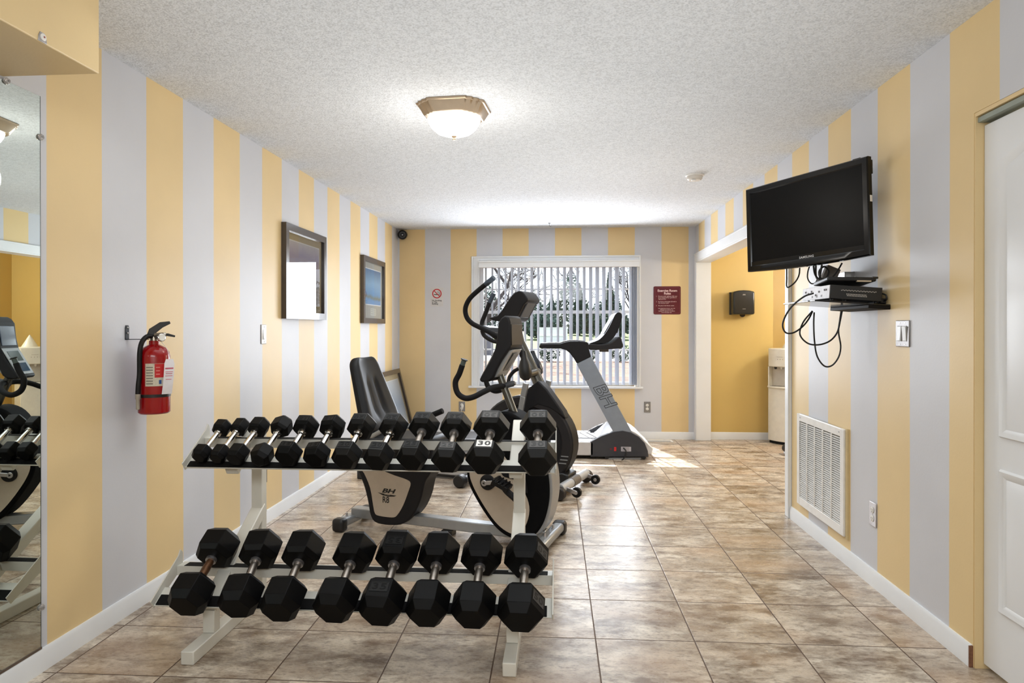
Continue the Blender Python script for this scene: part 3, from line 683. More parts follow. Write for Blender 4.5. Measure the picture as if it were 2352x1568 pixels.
f.build('bezel', M('piano_black', (6, 6, 7), .15, spec=.3), tv)
MB().box((-TW/2+.031, -TH/2+.052, -.009), (TW/2-.031, TH/2-.031, -.006)).build('screen', screenm, tv)
MB().box((-TW/2+.031, -TH/2+.030, -.008), (TW/2-.031, -TH/2+.052, -.0035)).build('lower_trim', M('piano_black', (8,8,9)), tv)
text('SAMSUNG', .0165, at(.02, -TH/2+.036, -.0034), M('logo_silver', (210, 210, 212), .3), 'lettering', tv, sx=1.08, bold=.0002, spacing=1.12)
bk = MB(); bk.box((-.12, -.12, -.095), (.12, .12, -.07)); bk.build('mount_plate', black, tv, .003)
inv = TVM.inverted()
wallp = inv @ Vector((XR-.004, 3.62, 1.92)); mid = inv @ Vector((1.46, 3.70, 1.90))
a_ = MB(); a_.bar(Vector((0, .02, -.09)), mid, .03, .05, (0,1,0)); a_.bar(mid, wallp, .03, .05, (0,1,0)); a_.build('wall_arm', black, tv, .003)
pl = MB(); T_ = inv @ RW(3.62, 1.90); pl.box((-.05, -.16, .0), (.05, .16, .012), T_); pl.build('wall_plate', black, tv)
rb = MB(); rb.box((TW/2-.09, TH/2-.06, -.115), (TW/2-.05, TH/2+.008, -.02)); rb.build('top_bracket', black, tv, .002)
MB().box((TW/2-.002, .02, -.028), (TW/2+.001, .05, -.012)).build('side_label', whitep, tv)
# ------------------------------------------------------------------ shelf and set-top box
sh = thing('wall_shelf', 'small black glass wall shelf under the television', 'shelf', (XR, 3.5, 1.375), (0, math.radians(4), 0))
MB().box((-.345, -.225, -.006), (-.001, .225, .002)).build('glass_shelf', M('black_glass', (8, 8, 9), .12, spec=.5), sh, .002)
MB().box((-.10, -.226, -.022), (-.001, .226, -.006)).build('wall_rail', M('dark_bronze', (16, 13, 11), .6, spec=.2), sh, .002)
ST = Matrix.Translation((XR, 3.5, 1.3775)) @ Matrix.Rotation(math.radians(4), 4, 'Y')
bx = on(ST @ at(-.152, -.018, .004), 'cable_box', 'black cable box with perforated side and white rear on the wall shelf', 'cable box')
MB().box((-.12, -.19, .006), (.118, .17, .072)).build('case', black, bx, .003)
MB().box((-.1225, -.186, .008), (-.12, .166, .070)).build('rear_panel', M('white_label_panel', (226, 224, 228), .5, noise=(60, .08)), bx)
k = MB()
for y, z in ((-.15, .05), (-.13, .05), (-.06, .045), (-.02, .03), (.04, .05), (.08, .04), (.12, .05)): k.lathe([(.005, 0), (.005, .004)], (-.1225, y, z), (-1,0,0), 10)
for y in (-.10, -.04, .02): k.box((-.1235, y, .018), (-.1225, y+.014, .028))
k.build('ports', M('port_grey', (96, 90, 92), .5), bx)
k = MB()
for i in range(24): k.box((-.07+i*.0068, -.1913, .046+.002*(i%2)), (-.0665+i*.0068, -.1898, .050+.002*(i%2)))
for j in range(2):
    for i in range(13): k.box((-.045+i*.0072+.003*j, -.1913, .030-.007*j), (-.041+i*.0072+.003*j, -.1898, .034-.007*j))
k.build('vent_holes', M('vent_pale', (196, 190, 184), .6), bx)
k = MB()
for x in (-.1, -.04, .1):
    for y in (-.17, .14): k.lathe([(.010, 0), (.010, .007)], (x, y, -.001), (0,0,1), 12)
k.build('feet', rubber, bx)
ro = on(ST @ at(-.165, -.10, .089) @ Matrix.Rotation(math.radians(-5), 4, 'X') @ Matrix.Rotation(math.radians(-3), 4, 'Y'), 'modem', 'thin black modem lying on top of the cable box', 'modem')
MB().box((-.115, -.09, .004), (.11, .09, .024)).build('case', black, ro, .006, 3)
MB().box((.02, -.0925, .001), (.085, -.08, .007)).build('stand_slot', M('stand_beige', (214, 198, 174), .5), ro)
MB().box((.09, -.092, .016), (.118, .05, .026)).build('front_lip', blackg, ro, .002)
ad = on(ST @ at(-.030, -.150, .003), 'power_adapter', 'black power adapter at the wall end of the small shelf', 'adapter')
MB().box((.0, -.03, 0), (.036, .03, .026)).build('body', black, ad, .006); MB().tube(spline([(.018, -.03, .014), (.02, -.05, .02), (.016, -.05, .04), (.010, -.02, .05)]), .0035, 8).build('lead', black, ad)
oc = on(RW(3.735, 1.512), 'outlet_cover', 'clear plastic box cover on the wall just above the cable box', 'outlet cover')
k = MB()
for lo, hi in (((-.075, -.06, 0), (-.071, .05, .05)), ((.071, -.06, 0), (.075, .05, .05)), ((-.071, .046, 0), (.071, .05, .05)), ((-.071, -.06, .046), (.071, .046, .05)), ((-.071, .01, .05), (.071, .02, .058))): k.box(lo, hi)
k.build('cover', clipm, oc, .002); MB().box((-.035, -.058, .0005), (.035, .045, .006)).build('outlet_plate', whitep, oc, .002)
tr_ = thing('plug_adapter', 'square grey power supply hanging among black cables under the television', 'power supply')
P0 = px(1906, 632, 1, 3.70); tr_.matrix_world = frame(P0, (1,0,-.42), (.42,0,1))
MB().box((-.036, -.045, -.02), (.036, .045, .02)).build('body', M('taupe_plastic', (120, 112, 104), .5), tr_, .004)
def cord(label, pts, r=.0042, y=3.5):
    P = []
    for p in pts: P.append(px(p[0], p[1], 1, p[2] if len(p) > 2 else y))
    return tag(MB().tube(spline(P, 8), r, 8).build('hanging_cable', M('cord_black', (14, 13, 14), .5)), label, 'power cord', 'black cords around the television shelf')
cord('black cord arching from the modem out over the white opening trim', [(1869, 673, 3.40), (1845, 682, 3.42), (1815, 708, 3.42), (1798, 742, 3.44), (1804, 763, 3.48), (1822, 764, 3.52), (1842, 751, 3.56), (1857, 733, 3.58), (1866, 715, 3.6)])
cord('black cord in a wide loop below the shelf, crossing the others', [(1866, 714, 3.62), (1846, 738, 3.62), (1837, 762, 3.6), (1843, 778, 3.6), (1860, 790, 3.6), (1884, 791, 3.6), (1907, 782, 3.6), (1923, 763, 3.6), (1930, 735, 3.6), (1934, 714, 3.6)])
cord('black cord in the lowest hanging loop beneath the shelf', [(1870, 717, 3.65), (1869, 745, 3.65), (1871, 785, 3.65), (1877, 818, 3.65), (1893, 840, 3.65), (1911, 839, 3.65), (1926, 820, 3.65), (1931, 795, 3.65), (1926, 762, 3.65), (1929, 735, 3.65), (1932, 714, 3.65)])
cord('black cord hanging in a narrow loop from the television over the opening trim', [(1807, 616, 3.98), (1807, 640, 3.98), (1807, 657, 3.98), (1812, 659, 3.96), (1826, 648, 3.94), (1835, 632, 3.92), (1837, 613, 3.92)])
cord('black cord in the small inner loop under the middle of the television', [(1861, 607, 3.80), (1856, 622, 3.80), (1855, 638, 3.80), (1862, 650, 3.80), (1872, 650, 3.79), (1878, 640, 3.79)], .0036)
cord('black cord swinging under the television and back up beside the grey power supply', [(1880, 640, 3.60), (1895, 644, 3.58), (1912, 636, 3.56), (1926, 618, 3.56), (1934, 604, 3.56)])
cord('black cord dropping straight from the television to the modem', [(1888, 606, 3.66), (1884, 630, 3.62), (1881, 644, 3.66), (1879, 653, 3.68)], .005)
cord('second black cord dropping beside the straight one to the modem', [(1874, 606, 3.74), (1874, 632, 3.70), (1880, 644, 3.68), (1890, 652, 3.64)], .005)
cord('black cord coiled in a knot under the television', [(1868, 606, 3.72), (1872, 630, 3.68), (1884, 642, 3.66), (1899, 636, 3.66), (1903, 622, 3.66), (1893, 612, 3.66), (1882, 622, 3.65), (1884, 638, 3.65), (1897, 640, 3.64)], .005)
# ------------------------------------------------------------------ alcove things
pt = on(frame((2.046, 7.90, 1.555), (1,0,0), (0,0,1)), 'paper_towel_dispenser', 'black paper towel dispenser on the ochre alcove wall', 'towel dispenser')
smoke = M('smoked_plastic', (34, 34, 34), .22, spec=.5)
P = [(-.125, 0), (-.125, .15), (-.118, .19), (-.10, .205), (0, .215), (.10, .205), (.118, .19), (.125, .15), (.125, 0)]
b_ = MB(); b_.prism([(-.118, -.13), (-.118, .125), (-.06, .138), (0, .142), (.06, .138), (.118, .125), (.118, -.13)], .0, .16, XY); b_.build('cover', smoke, pt, .018, 4)
MB().box((-.126, -.13, 0), (.126, .125, .03)).build('back_plate', M('dark_charcoal', (44, 42, 40), .4), pt, .004)
MB().lathe([(.032, 0), (.028, -.012), (.018, -.02)], (0, -.128, .09), (0,0,1), 18).build('nozzle', black, pt)
MB().prism([(-.018, .085), (.018, .085), (.009, .10), (0, .093), (-.009, .10)], .16, .1612, XY).build('crown_mark', M('mark_grey', (140, 138, 134), .5), pt)
MB().box((-.018, -.072, .16), (.018, -.067, .1612)).build('lower_mark', M('mark_grey', (140,138,134)), pt)
wc = thing('water_cooler', 'cream free-standing water cooler with pointed lid in the alcove corner', 'water cooler', (2.40, 7.61, 0), (0, 0, math.atan2(-.187, .152)))
# local: x along the front, -y out of the front
b_ = MB(); W = .152
def front(z0, z1, bow=.035, dep=.30, inset=0):
    n = 10; P = [(W-inset, dep), (-W+inset, dep)]+[(-W+inset+(2*W-2*inset)*k/n, inset-bow*math.sin(PI*k/n)) for k in range(n+1)]
    return [(x, y, z0) for x, y in P], [(x, y, z1) for x, y in P]
def loft(z0, z1, **kw):
    a, b = front(z0, z1, **kw); k = len(a); return MB().add(a+b, [list(range(k))[::-1], list(range(k, 2*k))]+[(i, (i+1)%k, k+(i+1)%k, k+i) for i in range(k)])
loft(.0, .03, inset=.012).build('kick_plate', dark, wc)
loft(.03, .612).build('lower_body', cream, wc, .006)
loft(.612, .632, inset=-.006, bow=.05).build('drip_shelf', cream, wc, .004)
MB().cbox((0, -.005, .633), (.22, .05, .004)).build('drip_grate', M('drip_grey', (110, 102, 94), .5), wc)
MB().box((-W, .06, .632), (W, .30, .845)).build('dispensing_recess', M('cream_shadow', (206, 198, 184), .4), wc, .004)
k = MB(); k.box((-W, -.0, .632), (-W+.012, .06, .845)); k.box((W-.012, 0, .632), (W, .06, .845)); k.build('side_cheek', cream, wc)
loft(.845, 1.048).build('head', cream, wc, .012, 3)
for x, m_ in ((-.075, black), (.0, whitep), (.07, whitep)):
    MB().lathe([(.016, 0), (.014, -.02), (.008, -.028)], (x, .025, .846), (0,0,1), 12).build('tap', m_, wc)
k = MB()
for x in (-.01, .02, .05): k.lathe([(.004, 0), (.004, .002)], (x, -.0345, .93), (0,-1,0), 8)
k.box((-.02, -.036, .955), (.05, -.033, .958)); k.build('indicator_marks', M('mark_taupe', (150, 136, 118), .5), wc)
MB().lathe([(.085, 1.045), (.080, 1.06), (.03, 1.15), (.006, 1.19), (0, 1.192)], (.03, .14, 0)).build('pointed_lid', cream, wc)
wb = thing('water_bottle', 'blue five gallon water bottle on the alcove floor, seen in the wall mirror', 'water bottle', (2.90, 8.24, 0))
MB().lathe([(.0, .005), (.12, 0), (.135, .02), (.135, .13), (.128, .14), (.135, .15), (.135, .24), (.128, .25), (.135, .26), (.135, .34), (.11, .39), (.04, .43), (.028, .44), (.028, .49), (0, .49)]).build('body', M('blue_polycarbonate', (70, 130, 190), .1, trans=.6), wb)
MB().lathe([(.031, .455), (.031, .492), (.0, .495)]).build('cap', whitep, wb)
ds = thing('door_stop', 'small white and black block lying on the floor beside the water cooler', 'block', (2.235, 6.98, 0), (0, 0, .1))
MB().box((-.03, -.045, .002), (.12, .045, .006)).build('base', M('taupe_base', (150, 136, 122), .5), ds)
MB().box((.015, -.04, .006), (.10, .04, .085)).build('block', white, ds, .004)
MB().lathe([(.034, -.038), (.040, -.034), (.040, .034), (.034, .038)], (.035, 0, .062), (0,1,0), 18).build('roller', black, ds)
# ------------------------------------------------------------------ dumbbell rack
PHI = math.radians(31); S = Vector((0, math.cos(PHI), math.sin(PHI))); NN = Vector((0, -math.sin(PHI), math.cos(PHI)))
LO = Vector((0, 2.553, .166)); UP = Vector((0, 2.755, .687))
RL = Vector((-.79, 2.80, 0))
rack = thing('dumbbell_rack', 'cream steel two-tier dumbbell rack with sloped trays on the tile floor', 'dumbbell rack', RL)
def rk(mb, name, mat, bevel=.002):
    o = mb.build(name, mat, rack, bevel); o.matrix_parent_inverse = Matrix.Translation(-RL); return o
XA, XB = -1.400, -.186
def pl_s(u, v, O):
    p = hit(u, v, O, NN); return (p-O).dot(S), p
TR = []
for O, (ua, va_), (ub, vb_), rr in ((LO, (353, 1387), (1268, 1420), (1255, 1320)), (UP, (425, 1070), (1275, 1086), (1165, 1013))):
    sa, pa_ = pl_s(ua, va_, O); sb_, pb_ = pl_s(ub, vb_, O)
    TR.append((O, (sa+sb_)/2+.004, pa_.x, pb_.x, pl_s(*rr, O)[0]))
for X in (XA, XB):
    rk(MB().box((X-.0255, 2.445, 0), (X+.0255, 3.085, .051)), 'foot', rackp, .004)
    rk(MB().box((X-.0255, 3.03, .0512), (X+.0255, 3.082, .835)), 'upright', rackp, .004)
    rk(MB().box((X-.024, 2.60, .0512), (X+.024, 2.648, .14)), 'short_post', rackp, .003)
    for O, sf, x0, x1, sr in TR:
        b = O+S*(sf+.022)-NN*.038; e = O+S*((3.05-O.y)/S.y)-NN*.038
        rk(MB().bar((X, b.y, b.z), (X, e.y, e.z), .056, .050, NN), 'arm', rackp, .004)
def slab(O, x0, x1, s0, s1, n0, n1):
    vs = [Vector((x, 0, 0))+O+S*s+NN*n for x in (x0, x1) for s in (s0, s1) for n in (n0, n1)]
    return vs, [(0,1,3,2), (4,6,7,5), (0,4,5,1), (2,3,7,6), (0,2,6,4), (1,5,7,3)]
for O, sf, x0, x1, sr in TR:
    mw = .048 if O is LO else .034
    mb = MB(); mb.add(*slab(O, x0, x1, sf, sf+mw+.038, -.010, -.006)); mb.add(*slab(O, x0, x1, sf-.003, sf, -.010, -.004)); rk(mb, 'front_rail', rackp, .001)
    rk(MB().add(*slab(O, x0+.006, x1-.02, sf+.001, sf+mw, -.0058, -.0012)), 'rubber_mat', rubmat, .001)
    q = O+S*sr-NN*.003
    mb = MB(); mb.box((x0, q.y, q.z-.040), (x1, q.y+.005, q.z)); mb.box((x0, q.y+.005, q.z-.006), (x1, q.y+.06, q.z-.001)); rk(mb, 'rear_rail', rackp, .001)
    rk(MB().box((x0+.03, q.y+.001, q.z-.0009), (x1-.02, q.y+.045, q.z+.0015)), 'rubber_mat', rubmat, .0006)
    poly = [(sf-.008, .022), (sf-.004, -.018), (sr+.03, -.042), (sr+.062, .012), (sr+.055, .034), (sr+.03, .022)]
    for x in (x0, x1):
        a, b = (x-.005, x) if x == x0 else (x, x+.005)
        vs = [Vector((xx, 0, 0))+O+S*p[0]+NN*p[1] for xx in (a, b) for p in poly]; k = len(poly)
        rk(MB().add(vs, [list(range(k)), list(range(2*k-1, k-1, -1))]+[(i, i+k, (i+1)%k+k, (i+1)%k) for i in range(k)]), 'end_plate', rackp, .001)
print('TRAYS', [(t[1], t[4]) for t in TR])
# ------------------------------------------------------------------ dumbbells
numm = M('number_plate_grey', (66, 64, 63), .5); numd = M('number_ink', (12, 12, 12), .5); nums = M('silver_number_plate', (186, 184, 180), .35, .6)
headm = M('hex_rubber', (4, 4, 5), .48, bump=(170, .05), spec=.15)
headw = M('hex_rubber_worn', (12, 12, 12), .46, bump=(170, .05), spec=.25)
def hexhead(R, hl):
    rings = [(-hl/2, R*.70), (-hl/2+R*.36, R), (hl/2-R*.24, R), (hl/2, R*.78)]
    vs = [(r*math.cos(k*PI/3), y, r*math.sin(k*PI/3)) for y, r in rings for k in range(6)]
    fs = [(i*6+k, i*6+(k+1)%6, (i+1)*6+(k+1)%6, (i+1)*6+k) for i in range(3) for k in range(6)]+[list(range(5, -1, -1)), list(range(18, 24))]
    return MB().add(vs, fs)
def dumbbell(O, fu, ru, W, roll, label, num=None, facet=0, plates=(0, 0), hm='chrome', nroll=None, worn=False):
    R = W/2; cr = math.radians(roll)
    sup = max(-R*math.sin(k*PI/3+cr) for k in range(6))          # depth of the lowest edge below the axis
    Oc = O+NN*(sup+.0006)
    f = hit(*fu, Oc, NN); r = hit(*ru, Oc, NN); d = (r-f); sep = d.length; d.normalize()
    x = d.cross(NN).normalized(); z = x.cross(d)
    T = Matrix.Translation((f+r)/2) @ Matrix((x, d, z)).transposed().to_4x4() @ Matrix.Rotation(cr, 4, 'Y')
    T = Matrix.Translation((f+r)/2) @ Matrix((x, d, z)).transposed().to_4x4() @ Matrix.Rotation(-cr, 4, 'Y')
    o = thing('dumbbell', label, 'dumbbell', group='hex dumbbells on the rack'); o.matrix_world = T
    hl = max(.05, min(sep-.112, .13)); hmesh = None
    for sg, pm in ((-1, plates[0]), (1, plates[1])):
        if hmesh is None: h = hmesh = hexhead(R, hl).build('head', headw if worn else headm, o, .0018)
        else: h = hmesh.copy(); C.objects.link(h); h.parent = o
        h.location = (0, sg*sep/2, 0); h.rotation_euler.z = 0 if sg < 0 else PI
        if num:
            fa = math.radians(90+60*facet*(-sg if facet else 1)*-1)
            fa = math.radians(90+(60*facet if sg < 0 else -60*facet))
            nrm = Vector((math.cos(fa), 0, math.sin(fa))); tx = Vector((math.sin(fa), 0, -math.cos(fa))); ap = R*math.sqrt(3)/2
            P = frame(nrm*(ap+.0002)+Vector((0, hl/2-R*.24-R*.24 if 0 else (R*.12), 0)), tx, (0, 1, 0))
            pw, ph = R*.72, min(hl*.42, R*.42)
            b = MB()
            for lo, hi in (((-pw/2-.003, -ph/2-.003), (pw/2+.003, -ph/2)), ((-pw/2-.003, ph/2), (pw/2+.003, ph/2+.003)), ((-pw/2-.003, -ph/2), (-pw/2, ph/2)), ((pw/2, -ph/2), (pw/2+.003, ph/2))): b.box((*lo, -.001), (*hi, .0012), P)
            pm_ = (nums if pm == 2 else numm if pm == 1 else headw)
            b.box((-pw/2, -ph/2, -.001), (pw/2, ph/2, .0004), P)
            pl = b.build('number_plate', pm_, h)
            text(num, ph*1.02, P @ at(0, 0, .0004), numd if pm else headm, 'number', pl, sx=1.45, depth=.0006, bold=.0008, spacing=1.15)
    L = sep/2-hl/2; mt = {'chrome': chrome, 'rust': brownst, 'worn': wornst}[hm]
    rad = .0115+.05*max(0, min(W-.08, .1))*.9
    MB().lathe([(rad*.86, -L), (rad, -L*.5), (rad*1.1, 0), (rad, L*.5), (rad*.86, L)], axis=(0,1,0), n=20).build('handle', mt, o)
    for sg in (-1, 1):
        c = MB()
        for k in (.003, .011): c.lathe([(rad*1.0, sg*(L-k)-.0035), (rad*1.42, sg*(L-k)-.0025), (rad*1.42, sg*(L-k)+.0025), (rad*1.0, sg*(L-k)+.0035)], axis=(0,1,0), n=20)
        c.lathe([(rad*1.2, sg*(L-.014)), (rad*1.2, sg*L)], axis=(0,1,0), n=20); c.build('collar', chrome if hm == 'chrome' else steel, o)
    return o
U = [((463.8,1041), (510.5,981.6), .079, 0), ((505,1042), (552,979.5), .074, 3), ((546.7,1043), (595.6,979.5), .089, 2), ((602,1044), (647.7,978.5), .092, 22), ((662.6,1042), (704,978.5), .114, 2), ((727.4,1044), (764.6,978.5), .114, 10),
     ((796.5,1045.4), (831.6,977.4), .125, 3), ((870,1047.6), (905,978), .125, 2), ((948,1046), (975,976), .133, 2), ((1029,1050), (1047.6,977.3), .135, 0), ((1114,1051), (1129.4,977.3), .156, 1), ((1234.6,1053), (1235.8,977.3), .157, 0)]
UL = ['smallest black hex dumbbell, first on the upper tier at the fire extinguisher end', 'small black hex dumbbell, second on the upper tier from the fire extinguisher end', 'black hex dumbbell, third on the upper tier from the fire extinguisher end', 'black hex dumbbell tilted on its edge, fourth on the upper tier',
      'black hex dumbbell lying flat just before the bike seat, fifth on the upper tier', 'slightly tilted black hex dumbbell, sixth on the upper tier', 'black hex dumbbell directly below the bike seat back, seventh on the upper tier', 'black hex dumbbell, eighth on the upper tier, at the seat back edge',
      'black hex dumbbell, ninth on the upper tier, under the short seat handle', 'black hex dumbbell numbered 25 on a dull plate, tenth on the upper tier', 'black hex dumbbell with a bright silver 30 plate on the upper tier', 'last black hex dumbbell on the upper tier, dark 30, apart by the upright']
UN = [None, None, None, None, '15', '15', '20', '20', '25', '25', '30', '30']
for i, (f, r, W, rl_) in enumerate(U):
    dumbbell(UP, f, r, W, rl_, UL[i], UN[i], 0, {9: (1, 0), 10: (2, 1), 11: (1, 1)}.get(i, (0, 0)), 'chrome' if i < 8 else 'worn', worn=i >= 6)
Lw = [((439,1364), (502.5,1256), .166, 3), ((553,1368), (600,1258.7), .166, 2), ((650,1375), (698.5,1262), .167, 3), ((772.4,1378), (816,1266), .171, 2), ((877.5,1382), (915,1264.5), .174, 2), ((983,1385.4), (1009,1267), .165, 2), ((1087.5,1389), (1107.4,1270), .165, 1), ((1196.6,1394.8), (1209.5,1274), .176, 2)]
LL = ['large black hex dumbbell with rusty brown handle, end of the lower tier', 'large black hex dumbbell beside the rusty-handled one on the lower tier', 'large black hex dumbbell, third on the lower tier after the rusty-handled one', 'large black hex dumbbell, fourth on the lower tier, after the gap',
      'large black hex dumbbell, fifth on the lower tier, faint number on top', 'large black hex dumbbell, sixth on the lower tier', 'large black hex dumbbell next to the 50 one, number on its far slanted side', 'large black hex dumbbell marked 50 on its slanted side, end of the lower tier']
for i, (f, r, W, rl_) in enumerate(Lw):
    dumbbell(LO, f, r, W, rl_, LL[i], {4: '35', 6: '45', 7: '50'}.get(i), {6: 1, 7: -1}.get(i, 0), (0, 0) if i != 7 else (1, 1), 'rust' if i == 0 else 'worn')
# ------------------------------------------------------------------ exercise machines: local x forward, y to the far side, z up
class Machine:
    def __init__(s, name, label, cat, P, ang):
        s.root = thing(name, label, cat, P, (0, 0, math.radians(ang))); s.T = Matrix.Translation(P) @ Matrix.Rotation(math.radians(ang), 4, 'Z'); s.inv = s.T.inverted()
        s.n = (s.T.to_3x3() @ Vector((0, 1, 0)))
    def q(s, u, v, w=0):
        p = s.inv @ hit(u, v, s.T @ Vector((0, w, 0)), s.n); return (p.x, p.z)
    def p(s, u, v, w=0):
        x, z = s.q(u, v, w); return Vector((x, w, z))
    def poly(s, pts, w=0): return [s.q(u, v, w) for u, v in pts]
    def b(s, mb, name, mat, bevel=0, parent=None, seg=2): return mb.build(name, mat, parent or s.root, bevel, seg)
def smooth_poly(P, n=4):
    P3 = [Vector((a, 0, b)) for a, b in P]; k = len(P3); out = []
    for i in range(k):
        a, b, c, d = P3[i-1], P3[i], P3[(i+1)%k], P3[(i+2)%k]
        for j in range(n):
            t = j/n; r = .5*((2*b)+(c-a)*t+(2*a-5*b+4*c-d)*t*t+(3*b-a-3*c+d)*t**3); out.append((r.x, r.z))
    return out
def offset_quad(p0, p1, d, th):
    """thin strip lying on the edge p0-p1, pushed out by d"""
    a = Vector((p1[0]-p0[0], p1[1]-p0[1])); n = Vector((-a.y, a.x)).normalized()
    return [(p0[0]+n.x*d, p0[1]+n.y*d), (p1[0]+n.x*d, p1[1]+n.y*d), (p1[0]+n.x*(d+th), p1[1]+n.y*(d+th)), (p0[0]+n.x*(d+th), p0[1]+n.y*(d+th))]
# ================================================================== recumbent bike
B = Machine('recumbent_bike', 'black and silver recumbent exercise bike marked R8 standing behind the dumbbell rack', 'exercise bike', (-.7, 4.12, 0), -15)
B.b(MB().bar((-.655, 0, .085), (.64, 0, .060), .075, .062), 'main_beam', silver, .006)
for x, w0, w1 in ((-.655, -.20, .20), (.655, -.27, .27)):
    st = B.b(MB().box((x-.036, w0+.05, .022), (x+.036, w1-.05, .078)), 'stabilizer', silver, .022, seg=4)
    for a, c in ((w0, w0+.075), (w1-.075, w1)): B.b(MB().box((x-.042, a, .0), (x+.042, c, .084)), 'end_cap', black, .024, st, 4)
    k = MB()
    for w in (-.085, .085): k.cyl((x, w, .075), (x, w, .098), .008, .006, 10)
    B.b(k, 'bolt', steel, 0, st)
B.b(MB().box((-.02, -.036, .0), (.05, .036, .035)), 'middle_foot', black, .004)
# seat pedestal with the white R8 panel
op = smooth_poly(B.poly([(806,1040), (818,1074), (834,1112), (844,1150), (850,1182), (862,1200), (892,1206), (925,1203), (950,1180), (966,1146), (975,1108), (990,1078), (985,1020), (890,1000), (820,1005)], -.085))
B.b(MB().prism(op, -.085, .085), 'seat_pedestal', shell, .010, seg=3)
wpo = smooth_poly(B.poly([(826,1072), (836,1086), (850,1120), (857,1160), (861,1178), (870,1184), (900,1188), (912,1183), (926,1160), (938,1128), (943,1110), (934,1101), (905,1091), (870,1078)], -.0865), 3)
wp = B.b(MB().prism(wpo, -.0872, -.084), 'white_panel', putty, .001)
def face(u, v, w): x, z = B.q(u, v, w); return frame((x, w, z), (1,0,0), (0,0,1))
text('BH', .036, face(891, 1127.5, -.0872), mblk, 'lettering', wp, shear=.3, sx=1.9, bold=.0015)
x_, z_ = B.q(889, 1135, -.0872); P = [(x_-.066, z_+.008), (x_-.04, z_+.0045), (x_, z_+.001), (x_+.04, z_-.001), (x_+.066, z_-.003), (x_+.05, z_-.010), (x_+.01, z_-.0135), (x_-.03, z_-.008)]
sw = MB().prism(P, -.0878, -.0872).build('swoosh', mblk, wp)
text('FITNESS', .0085, face(889, 1136, -.0878), putty, 'lettering', sw, sx=1.3, shear=.3)
text('R8', .054, face(886, 1148, -.0872), mblk, 'lettering', wp, sx=.82, bold=.001)
# seat
b0 = Vector(B.p(876, 992)); t0 = Vector(B.p(827, 822)); ax = (t0-b0); L_ = ax.length; ax.normalize(); fn = Vector((ax.z, 0, -ax.x))
def seat_back():
    mb = MB(); nu, nv = 22, 22; vs = []
    for side in (1, -1):
        for j in range(nv+1):
            v = j/nv; hw = .205-.065*max(0, (v-.25)/.75)
            if v > .88: hw *= math.sqrt(max(0, 1-((v-.88)/.125)**2))*.45+.55
            th = .052-.018*v
            for i in range(nu+1):
                u = i/nu*2-1; e = abs(u)
                f = 0
                if side > 0:
                    f = .012-.026*max(0, 1-(u/.72)**2)*min(1, v*3)*(1-.5*v)           # dished cushion
                    for c in (-.26, .26): f -= .014*math.exp(-((u-c)/.085)**2)*max(0, min(1, (v-.14)*9))*max(0, min(1, (.76-v)*9))
                    if e > .8: f -= .028*((e-.8)/.2)**2
                    if v < .12: f -= .02*(1-v/.12)
                else: f = .010*max(0, (e-.7)/.3)**2
                o = fn*((th if side > 0 else -th*.35)+f)
                vs.append(b0+ax*(L_*v)+Vector((0, 1, 0))*(u*hw)+o)
    n = (nu+1)*(nv+1); fs = []
    for sgn in (0, 1):
        for j in range(nv):
            for i in range(nu):
                a = sgn*n+j*(nu+1)+i; fs.append((a, a+1, a+nu+2, a+nu+1) if not sgn else (a+nu+1, a+nu+2, a+1, a))
    ring = [j*(nu+1) for j in range(nv+1)]+[nv*(nu+1)+i for i in range(1, nu+1)]+[j*(nu+1)+nu for j in range(nv-1, -1, -1)]+list(range(nu-1, 0, -1))
    for i, a in enumerate(ring): c = ring[(i+1) % len(ring)]; fs.append((a, c, c+n, a+n))
    return mb.add(vs, fs, True)
sb = B.b(seat_back(), 'backrest', vinyl)
for p_ in sb.data.polygons: p_.use_smooth = True
md = sb.modifiers.new('soft', 'SUBSURF'); md.levels = 1; md.render_levels = 1
sx0 = b0.x
B.b(MB().box((sx0-.06, -.20, .515), (sx0+.40, .20, .60)), 'seat', vinyl, .035, seg=4)
B.b(MB().box((sx0-.10, -.05, .47), (sx0+.34, .05, .516)), 'seat_rail', shell2, .006)
for sg in (-1, 1):
    x1, z1 = B.q(1017, 943, .27); x0_, z0_ = B.q(930, 979, .27)
    h_ = B.b(MB().tube(spline([(sx0+.02, sg*.12, z0_-.06), (x0_, sg*.22, z0_-.02), (x0_+(x1-x0_)*.45, sg*.27, z0_+(z1-z0_)*.42), (x1-.12, sg*.27, z1-.05)]), .014, 12), 'side_handle', silver)
    B.b(MB().tube([(x1-.125, sg*.27, z1-.053), (x1, sg*.27, z1)], .019, 14), 'grip', foamgrip, .003, h_)
# flywheel housing
ho = smooth_poly(B.poly([(1075,1056), (1071,1085), (1076,1112), (1088,1138), (1108,1172), (1130,1203), (1150,1223), (1172,1235), (1200,1239), (1226,1230), (1245,1205), (1256,1172), (1261,1135), (1258,1090), (1246,1040), (1222,990), (1190,958), (1155,945), (1120,960), (1092,1005)], -.10))
B.b(MB().prism(ho, -.10, .10), 'flywheel_housing', M('matte_black', (11, 11, 13), .75, spec=.1), .014, seg=3)
rimp = B.poly([(1237,1060), (1247,1100), (1249,1140), (1244,1178), (1232,1212), (1221,1232), (1240,1226), (1256,1196), (1264,1160), (1267,1125), (1263,1085), (1252,1050)], -.10)
B.b(MB().prism(smooth_poly(rimp, 3), -.085, .085), 'silver_rim', silver, .010, seg=3)
ph = smooth_poly(B.poly([(1092,1040), (1080,1070), (1079,1092), (1086,1114), (1098,1138), (1116,1168), (1136,1196), (1156,1215), (1178,1226), (1197,1222), (1210,1200), (1216,1172), (1211,1145), (1197,1118), (1180,1085), (1160,1050), (1130,1020)], -.102), 3)
